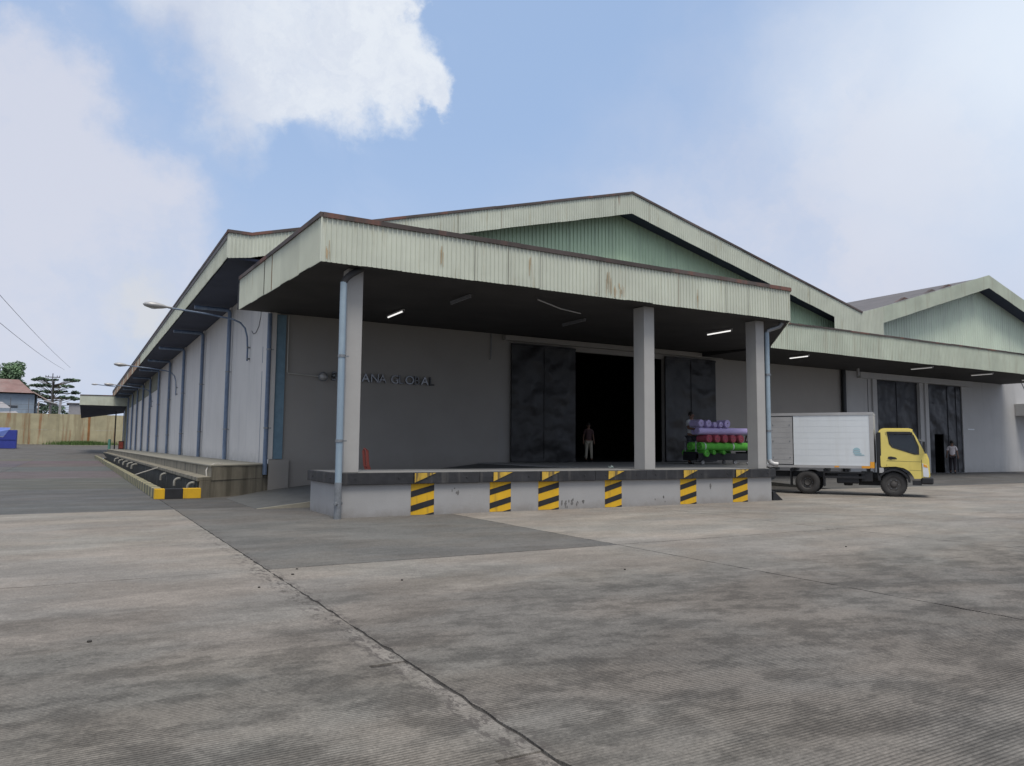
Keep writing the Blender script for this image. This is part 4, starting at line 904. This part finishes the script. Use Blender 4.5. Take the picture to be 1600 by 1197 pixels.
def wheel(x, y, side, dual=False):
    w = bpy.data.objects.new('wheel', None); COL.objects.link(w); w.parent = TR; w.location = (x, y, .425)
    fn = lambda s_: (lambda a, c, h: (a, s_*h, c))
    for o_ in ((0, .24) if dual else (0,)):
        pr = [(.24, .02+o_), (.30, .0+o_), (.37, .012+o_), (.415, .045+o_), (.427, .06+o_), (.427, .17+o_), (.41, .19+o_), (.36, .21+o_), (.24, .20+o_)]
        tb = MB().lathe(pr, fn(side), 36)
        tb.obj('tyre', m_tyre, w, smooth=True)
        b = MB()
        for k in range(36):
            a = 2*math.pi*k/36
            b.tube([(.43*math.cos(a), side*(.055+o_), .43*math.sin(a)), (.432*math.cos(a+.05), side*(.175+o_), .432*math.sin(a+.05))], .008, 4)
        tag(b.obj('tread', m_tyre, w), kind='stuff')
    h0 = .10 if dual else .035
    rm = MB().lathe([(.245, .03), (.225, .04), (.215, h0), (.12, h0+.02), (.10, h0-.01 if not dual else h0-.05), (.06, h0-.03), (0, h0-.03)], fn(side), 28).obj('rim', m_rim, w, smooth=True)
    b = MB()
    for k in range(6):
        a = 2*math.pi*k/6; b.lathe([(0, -.02), (.014, -.02), (.014, .02)], lambda u, v, h: (.16*math.cos(a)+u, side*(h0+h-.01), .16*math.sin(a)+v), 6)
    b.obj('wheel_nuts', m_steel, w)
    return w
wheel(0, .02, 1, True); wheel(0, 1.84, -1, True); wheel(2.86, .05, 1); wheel(2.86, 1.81, -1)
MB().tube([(0, .3, .425), (0, 1.56, .425)], .08, 10).obj('axle', m_blackp, TR); MB().tube([(2.86, .2, .40), (2.86, 1.66, .40)], .05, 10).obj('axle', m_blackp, TR)
# cab shell, (s, z) outline of its side
CW = 1.80
def inset(z): return .0 if z < 1.45 else (z-1.45)*.085
def cfn(side):
    return lambda u, v, w: (u, (w+inset(v)) if side == 0 else (CW-w-inset(v)), v)
outer = [(2.50, 1.02), (2.47, 1.06), (2.45, 2.22), (2.50, 2.32), (2.60, 2.35), (3.40, 2.345), (3.50, 2.30), (3.60, 2.12), (3.88, 1.50), (3.95, 1.30), (3.965, .74), (3.93, .66), (3.52, .64), (3.45, .78), (3.36, .90), (3.2, 1.0), (2.95, 1.05), (2.70, 1.04)]
win = [(2.72, 2.24), (3.42, 2.23), (3.52, 2.12), (3.66, 1.75), (3.66, 1.50), (3.55, 1.50), (2.86, 1.74), (2.78, 1.86)]
cab = MB()
for s_ in (0, 1): cab.plate(outer, [win], 0, .05, cfn(s_))
cab_o = cab.obj('cab', m_cab, TR)
def strip(pts, name, m, parent, d=0.0, y0=.05, y1=.05):
    b = MB()
    for (a, c) in zip(pts[:-1], pts[1:]):
        ia, ic = inset(a[1]), inset(c[1])
        nx, nz = (c[1]-a[1]), -(c[0]-a[0]); q = math.hypot(nx, nz); nx, nz = nx/q*.04, nz/q*.04
        va = [(a[0], y0+ia, a[1]), (a[0], CW-y1-ia, a[1]), (c[0], CW-y1-ic, c[1]), (c[0], y0+ic, c[1])]
        vb = [(x+nx*(-1), y, z+nz*(-1)) for x, y, z in va]
        b.add(va+vb, [(0, 1, 2, 3), (7, 6, 5, 4), (0, 4, 5, 1), (1, 5, 6, 2), (2, 6, 7, 3), (3, 7, 4, 0)])
    return b.obj(name, m, parent)
strip([(2.47, 1.06), (2.45, 2.22), (2.50, 2.32), (2.60, 2.35), (3.40, 2.345), (3.50, 2.30)], 'roof_panel', m_cab, cab_o)
strip([(3.50, 2.30), (3.60, 2.12), (3.88, 1.50)], 'windshield', m_cabglass, cab_o)
strip([(3.88, 1.50), (3.95, 1.30), (3.965, .74), (3.93, .66)], 'front_panel', m_cab, cab_o)
TB('cab_floor', 2.5, 3.9, .06, CW-.06, .95, 1.0, m_blackp, cab_o)
for s_ in (0, 1):
    f = cfn(s_)
    MB().prism([(u, v) for u, v in win], .025, .035, f).obj('side_window', m_cabglass, cab_o)
    MB().plate([(2.69, 2.27), (3.43, 2.26), (3.55, 2.13), (3.69, 1.75), (3.69, 1.47), (3.54, 1.47), (2.84, 1.71), (2.75, 1.84)], [win], -.008, .02, f).obj('window_seal', m_blackp, cab_o)
    MB().prism([(2.68, 2.26), (3.50, 2.24), (3.50, 2.17), (2.72, 2.19)], -.05, -.009, f).obj('rain_visor', m_blackp, cab_o)
    MB().prism([(2.70, 1.33), (2.72, 1.39), (2.80, 1.40), (2.95, 1.37), (3.0, 1.32), (2.78, 1.29)], -.012, -.001, f).obj('door_handle', m_blackp, cab_o)
    b = MB()
    for pl_ in ([(2.655, 1.06), (2.665, 1.06), (2.65, 2.26), (2.64, 2.26)], [(3.745, .68), (3.755, .68), (3.76, 1.3), (3.745, 1.3)], [(2.66, 1.245), (3.75, 1.22), (3.75, 1.228), (2.66, 1.253)], [(3.38, .93), (3.75, .92), (3.75, .927), (3.38, .937)]):
        b.prism(pl_, -.003, -.001, f)
    b.obj('door_gap', m_blackp, cab_o)
    MB().prism([(3.77, 1.18), (3.93, 1.10), (3.972, .78), (3.95, .70), (3.79, .72)], -.015, -.001, f).obj('headlight', m_lens, cab_o, bevel=.006)
    MB().prism([(3.80, 1.16), (3.92, 1.10), (3.93, 1.02), (3.81, 1.06)], -.022, -.0155, f).obj('indicator', m_orange, cab_o)
    pts = [(2.38, .55), (2.36, .8)]+[(2.87+.53*math.cos(a), .46+.50*math.sin(a)) for a in [R(150-k*12) for k in range(13)]]
    inn = [(2.87+.46*math.cos(a), .46+.44*math.sin(a)) for a in [R(6+k*12) for k in range(13)]]+[(2.44, .8), (2.46, .55)]
    MB().plate(pts+inn, [], -.03, .12, f).obj('wheel_arch', m_blackp, cab_o)
TB('rear_panel', 2.34, 2.46, .08, CW-.08, .60, 2.20, m_blackp, bevel=.02); TB('air_duct', 2.36, 2.49, .02, .14, .95, 2.24, m_blackp)
TB('bumper', 3.72, 4.10, -.03, CW+.03, .46, .70, m_blackp, bevel=.05); TB('bumper_step', 3.45, 3.74, .02, .14, .42, .58, m_blackp)
TB('front_plate', 4.10, 4.11, .7, 1.1, .5, .62, m_blackp); TB('grille', 3.97, 3.99, .35, 1.45, .80, 1.05, m_blackp, cab_o)
TB('step_light', 2.42, 2.56, .0, .05, .82, 1.0, m_alu, cab_o)
for k in range(2): TB('seat', 2.62, 2.76, .25+.8*k, .75+.8*k, 1.1, 1.75, m_seat, cab_o, bevel=.04); TB('headrest', 2.63, 2.72, .38+.8*k, .62+.8*k, 1.78, 1.98, m_seat, cab_o, bevel=.03)
MB().lathe([(.17, -.012), (.19, 0), (.17, .012), (.15, 0), (.17, -.012)], lambda a, c, h: (3.42+c*.4, .48+a, 1.62+c*.8+h), 18).obj('steering_wheel', m_steel, cab_o)
for y, s_ in ((-.14, -1), (CW+.14, 1)):
    mr = TB('mirror', 3.82, 3.88, y-.08, y+.08, 1.58, 1.92, m_blackp, bevel=.015)
    MB().tube([(3.85, y, 1.92), (3.80, y-s_*.1, 1.98), (3.66, y-s_*.2, 1.98)], .012, 6).tube([(3.85, y, 1.58), (3.84, y-s_*.18, 1.50)], .012, 6).obj('mirror_arm', m_steel, mr)

# ------------------------------------------------------------------ fabric trolley and rolls
tl = thing('platform_trolley', (15.7, 5.5, 1.0), 'low black platform trolley loaded with fabric rolls on the dock', 'trolley')
MB().box(.3, 3.3, 0, .8, .16, .24).box(.3, 3.3, 0, .05, .24, .44).box(.3, .36, 0, .8, .24, .5).box(3.24, 3.3, 0, .8, .24, .5).obj('deck', m_blackp, tl)
MB().tube([(.33, .1, .2), (.33, .1, .9), (.33, .7, .9), (.33, .7, .2)], .025, 8).obj('handle', m_steel, tl)
for x in (.68, 2.45):
    for y in (.1, .7):
        c = MB().lathe([(0, -.03), (.08, -.03), (.085, 0), (.08, .03), (0, .03)], lambda a, b_, h: (x+a, y+h, .087+b_), 14).obj('caster', m_alu, tl, smooth=True)
        MB().box(x-.04, x+.04, y-.05, y+.05, .15, .16).obj('caster_plate', m_steel, c)
def roll(loc, r, ln, axis, m, label, group, tape=False):
    t = thing('fabric_roll', loc, label, 'fabric roll', group)
    fn = (lambda a, b_, h: (a, h, b_)) if axis == 'y' else (lambda a, b_, h: (h, a, b_))
    pr = [(r*.17, .12), (r*.17, .012)]
    k = 5
    for i in range(k):
        ra = r*(.2+.8*i/k); rb = r*(.2+.8*(i+1)/k); pr += [(ra, .0), (rb-.02*r, .0+.004*(i % 2)), (rb-.015*r, .018)] if i < k-1 else [(ra, 0), (rb-.012, .0), (rb, .012)]
    nn = 6
    for i in range(1, nn+1): pr.append((r*random.uniform(.975, 1.02), ln*i/nn-.012))
    pr += [(r-.012, ln), (r*.2, ln), (r*.17, ln-.1)]
    MB().lathe(pr, fn, 24).obj('roll_body', m, t, smooth=True)
    MB().lathe([(r*.17, .06), (r*.15, .01), (r*.11, .01), (r*.11, .12)], fn, 14).obj('roll_core', m_cream, t)
    if tape:
        for q in (.18, 1.72): MB().lathe([(r*1.022, q), (r*1.03, q+.01), (r*1.03, q+.05), (r*1.022, q+.06)], fn, 24).obj('roll_tape', m_clear, t)
    return t
ords = ('first', 'second', 'third', 'fourth', 'fifth')
for i in range(3):     # green rolls hanging low under the load
    x, r = ((16.46, .14), (16.86, .09), (17.40, .08))[i]
    roll((x, 5.42, 1.44+(.03 if i else 0)), r, 1.3, 'y', m_lime, '%s small green roll end under the long green roll, from the left' % ords[i], 'green fabric rolls')
roll((16.22, 5.62, 1.71), .165, 2.85, 'x', m_lime, 'long green fabric roll lying lengthwise at the front of the trolley load', 'green fabric rolls', True)
roll((16.05, 5.97, 1.71), .165, 2.6, 'x', m_lime, 'long green fabric roll lying behind the front green one', 'green fabric rolls')
roll((16.15, 6.16, 1.44), .10, 2.3, 'x', m_lime, 'long green fabric roll at the back of the trolley load', 'green fabric rolls')
for i in range(5): roll((16.60+.44*i, 5.42, 2.025), .155, .60, 'y', m_pink, 'red fabric roll seen end on, %s from the left in its row' % ords[i], 'red fabric rolls')
roll((16.12, 5.62, 2.325), .145, 2.78, 'x', m_lilac, 'long lilac fabric roll lying lengthwise on the red rolls', 'lilac fabric rolls')
roll((16.25, 5.95, 2.325), .145, 2.5, 'x', m_lilac, 'long lilac fabric roll hidden behind the front lilac one', 'lilac fabric rolls')
for i, (x, r) in enumerate(((16.17, .145), (16.57, .145), (16.92, .105), (17.23, .11), (17.60, .155))):
    roll((x, 5.42, 2.475+r), r, .55, 'y', m_lilac, 'lilac fabric roll seen end on in the top row, %s from the left' % ords[i], 'lilac fabric rolls')

# red hand truck leaning behind the corner column
ht = thing('hand_truck', (2.46, 5.2, .55), 'red hand truck leaning behind the corner column on the dock', 'hand truck')
ht.location = (2.60, 5.0, .42); ht.scale = (.85, .85, .85)
MB().tube([(0, 0, .12), (-.22, .1, .75), (-.26, .12, 1.25)], .055, 8).tube([(.0, .35, .12), (-.22, .45, .75), (-.26, .47, 1.25)], .055, 8).tube([(-.26, .12, 1.25), (-.3, .3, 1.32), (-.26, .47, 1.25)], .03, 8).tube([(-.1, .05, .4), (-.1, .4, .4)], .025, 6).tube([(-.2, .08, .7), (-.2, .43, .7)], .025, 6).obj('frame', m_red, ht, smooth=True)
MB().box(.0, .28, 0, .36, .07, .09).obj('toe_plate', m_red, ht)
for y in (-.06, .38): MB().lathe([(0, 0), (.10, 0), (.12, .02), (.12, .04), (.10, .06), (0, .06)], lambda a, b_, h: (-.05+a, y+h, .12+b_), 16).obj('wheel', m_tyre, ht)

# ------------------------------------------------------------------ people
def skinned(name, V, Ed, Rd, m, parent, sub=2):
    me = bpy.data.meshes.new('tmp'); me.from_pydata(V, Ed, []); o = bpy.data.objects.new('tmp', me); COL.objects.link(o)
    md = o.modifiers.new('skin', 'SKIN'); sv = me.skin_vertices[0].data
    for i, r in enumerate(Rd): sv[i].radius = (r if isinstance(r, tuple) else (r, r)); sv[i].use_root = (i == 0)
    sb = o.modifiers.new('sub', 'SUBSURF'); sb.levels = sub; sb.render_levels = sub
    bpy.context.view_layer.update()
    nm = bpy.data.meshes.new_from_object(o.evaluated_get(bpy.context.evaluated_depsgraph_get())); nm.name = name
    bpy.data.objects.remove(o); bpy.data.meshes.remove(me)
    nm.materials.clear(); nm.materials.append(m)
    for p in nm.polygons: p.use_smooth = True
    ob = bpy.data.objects.new(name, nm); COL.objects.link(ob); ob.parent = parent
    return ob
def person(loc, rz, label, shirt, trousers, pose='stand', shoes=(.02, .02, .02), h=1.68):
    t = thing('person', loc, label, 'person', rz=rz); s = h/1.72; t.scale = (s, s, s)
    mk = lambda n, c: M(n, c, .85, var=.12, nscale=12, objvar=0)
    ms, mt, mh = mk('shirt_cloth', shirt), mk('trouser_cloth', trousers), mk('shoe_leather', shoes)
    el, er = (-.23, .03, 1.14), (.23, .03, 1.14); wl_, wr = (-.25, -.04, .90), (.25, -.04, .90); kl = (-.11, -.03, .49); kr = (.12, -.02, .49); al = (-.12, .02, .09); ar = (.14, .0, .09)
    if pose == 'push': el, er = (-.25, -.12, 1.18), (.25, -.12, 1.18); wl_, wr = (-.2, -.36, 1.16), (.2, -.36, 1.16); ar = (.13, .22, .10); kr = (.12, .06, .50)
    if pose == 'reach': er = (.26, -.14, 1.22); wr = (.22, -.36, 1.25); kl = (-.10, -.10, .50)
    if pose == 'walk': kr = (.10, -.12, .5); ar = (.10, -.1, .09); kl = (-.10, .04, .49); al = (-.10, .22, .12); wr = (.26, -.16, .92); wl_ = (-.26, .12, .92)
    V = [(0, 0, .94), (0, .005, 1.12), (0, .0, 1.30), (0, .005, 1.43), (0, 0, 1.50), (0, -.01, 1.56), (0, -.02, 1.62), (0, -.015, 1.69),
         (-.17, 0, 1.41), el, wl_, (.17, 0, 1.41), er, wr, (-.09, 0, .88), kl, al, (al[0]-.01, al[1]-.15, .04), (.09, 0, .88), kr, ar, (ar[0]+.02, ar[1]-.15, .04)]
    Ed = [(0, 1), (1, 2), (2, 3), (3, 4), (4, 5), (5, 6), (6, 7), (3, 8), (8, 9), (9, 10), (3, 11), (11, 12), (12, 13), (0, 14), (14, 15), (15, 16), (16, 17), (0, 18), (18, 19), (19, 20), (20, 21)]
    Rd = [(.13, .10), (.125, .09), (.14, .10), (.10, .07), (.05, .05), (.06, .07), (.075, .09), (.065, .075), .055, .04, .028, .055, .04, .028, .085, .055, .038, .03, .085, .055, .038, .03]
    body = skinned('body', V, Ed, Rd, m_skin, t)
    half = lambda a, b_, f: tuple(a[i]*(1-f)+b_[i]*f for i in range(3))
    skinned('shirt', [(0, 0, .92), (0, .005, 1.12), (0, 0, 1.30), (0, .005, 1.42), V[8], half(V[8], el, .75), V[11], half(V[11], er, .75)], [(0, 1), (1, 2), (2, 3), (3, 4), (4, 5), (3, 6), (6, 7)],
            [(.165, .125), (.15, .11), (.165, .12), (.11, .085), .07, .062, .07, .062], ms, t)
    skinned('trousers', [(0, 0, .95), (-.09, 0, .87), kl, half(kl, al, .92), (.09, 0, .87), kr, half(kr, ar, .92)], [(0, 1), (1, 2), (2, 3), (0, 4), (4, 5), (5, 6)], [(.15, .115), .105, .075, .06, .105, .075, .06], mt, t)
    for a, e in ((al, V[17]), (ar, V[21])):
        skinned('shoe', [(a[0], a[1]+.03, .055), (a[0], a[1]-.05, .05), (e[0], e[1]-.02, .04)], [(0, 1), (1, 2)], [(.045, .05), (.045, .045), (.042, .035)], mh, t, 1)
    # hair cap, ears, nose
    hb = MB(); hb.lathe([(.0, .115), (.05, .105), (.088, .06), (.098, .01), (.092, -.04)], lambda x, y_, q: (x*.88, y_*1.05+.012, 1.645+q), 16); hb.obj('hair', m_hair, t, smooth=True)
    fb = MB(); fb.tube([(0, -.10, 1.63), (0, -.125, 1.605), (0, -.10, 1.595)], [.010, .016, .008], 6)
    for s_ in (-1, 1): fb.tube([(s_*.078, -.01, 1.635), (s_*.092, .0, 1.62), (s_*.078, -.005, 1.595)], [.01, .016, .008], 6)
    fb.obj('nose_and_ears', m_skin, t, smooth=True)
    eb = MB()
    for s_ in (-1, 1): eb.lathe([(0, .006), (.008, .004), (.011, 0)], lambda x, y_, q: (s_*.032+x, -.096-q, 1.632+y_), 8)
    eb.tube([(-.025, -.098, 1.578), (0, -.104, 1.576), (.025, -.098, 1.578)], .005, 5); eb.obj('eyes_and_mouth', m_hair, t)
    for sd_, (w, e) in ((-1, (wl_, el)), (1, (wr, er))):
        W_ = Vector(w); d = (W_-Vector(e)).normalized(); side = Vector((1, 0, 0)) - d*d.x; side.normalize(); fr = d.cross(side)
        hm = MB(); hm.tube([W_-d*.01, W_+d*.04, W_+d*.09], [.026, .040, .034], 8)
        for k, (o_, ln) in enumerate(((-.027, .062), (-.009, .075), (.009, .070), (.027, .055))):
            b0 = W_+d*.085+fr*o_; hm.tube([b0, b0+d*ln*.5-side*sd_*.006, b0+d*ln*.8-side*sd_*.024], [.009, .0085, .007], 6)
        hm.tube([W_+d*.025+fr*-.03, W_+d*.055+fr*-.058, W_+d*.085+fr*-.062], [.011, .010, .008], 6)
        hm.obj('hand', m_skin, t, smooth=True)
    return t
person((14.98, 11.35, 1.0), R(-20), 'man in dark shirt and pale trousers standing in the dark doorway', (.09, .05, .05), (.42, .38, .30), h=1.72)
person((16.42, 6.25, 1.0), R(0), 'man in white shirt behind the left end of the trolley of fabric rolls', (.55, .55, .55), (.05, .05, .06), 'push', h=2.08)
person((19.22, 5.72, 1.0), R(-80), 'man in dark clothes pushing the trolley, half hidden by the right hand column', (.09, .09, .11), (.02, .02, .025), 'reach', (.6, .6, .6), h=1.72)
person((40.35, 9.5, .27), R(120), 'man in white shirt and dark trousers at the small door behind the truck', (.62, .56, .56), (.03, .025, .03), 'walk', h=1.92)

# litter on the dock floor
t = thing('crumpled_bag', (9.0, 1.9, 1.0), 'small white crumpled bag on the dock floor left of the middle column', 'litter')
b = MB()
for k in range(9): a = Vector((random.gauss(0, .06), random.gauss(0, .04), .02)); b.add([a, a+Vector((random.uniform(-.08, .08), random.uniform(-.06, .06), random.uniform(.02, .08))), a+Vector((random.uniform(-.1, .1), random.uniform(-.06, .06), 0))], [(0, 1, 2)])
b.obj('bag_folds', m_clear, t)
random.seed(33)
for k, (x, y) in enumerate(((-2.75, -7.0), (-2.6, -6.6), (-3.3, -7.7), (-1.7, -8.0), (1.2, -8.6), (6.0, -8.4), (-7.8, -6.4), (-5.0, -9.5))):
    n = 7; pts = [(.02*random.uniform(.6, 1.2)*math.cos(2*math.pi*i/n), .018*random.uniform(.6, 1.2)*math.sin(2*math.pi*i/n)) for i in range(n)]
    o = MB().prism(pts, 0, .014, lambda u, v, w: (u, v, w)).obj('pebble', m_joint, bevel=.004); o.location = (x, y, .001); o.rotation_euler = (0, 0, k)
    tag(o, 'tiny dark stone chip lying on the yard concrete', 'stone', 'stone chips on the yard')
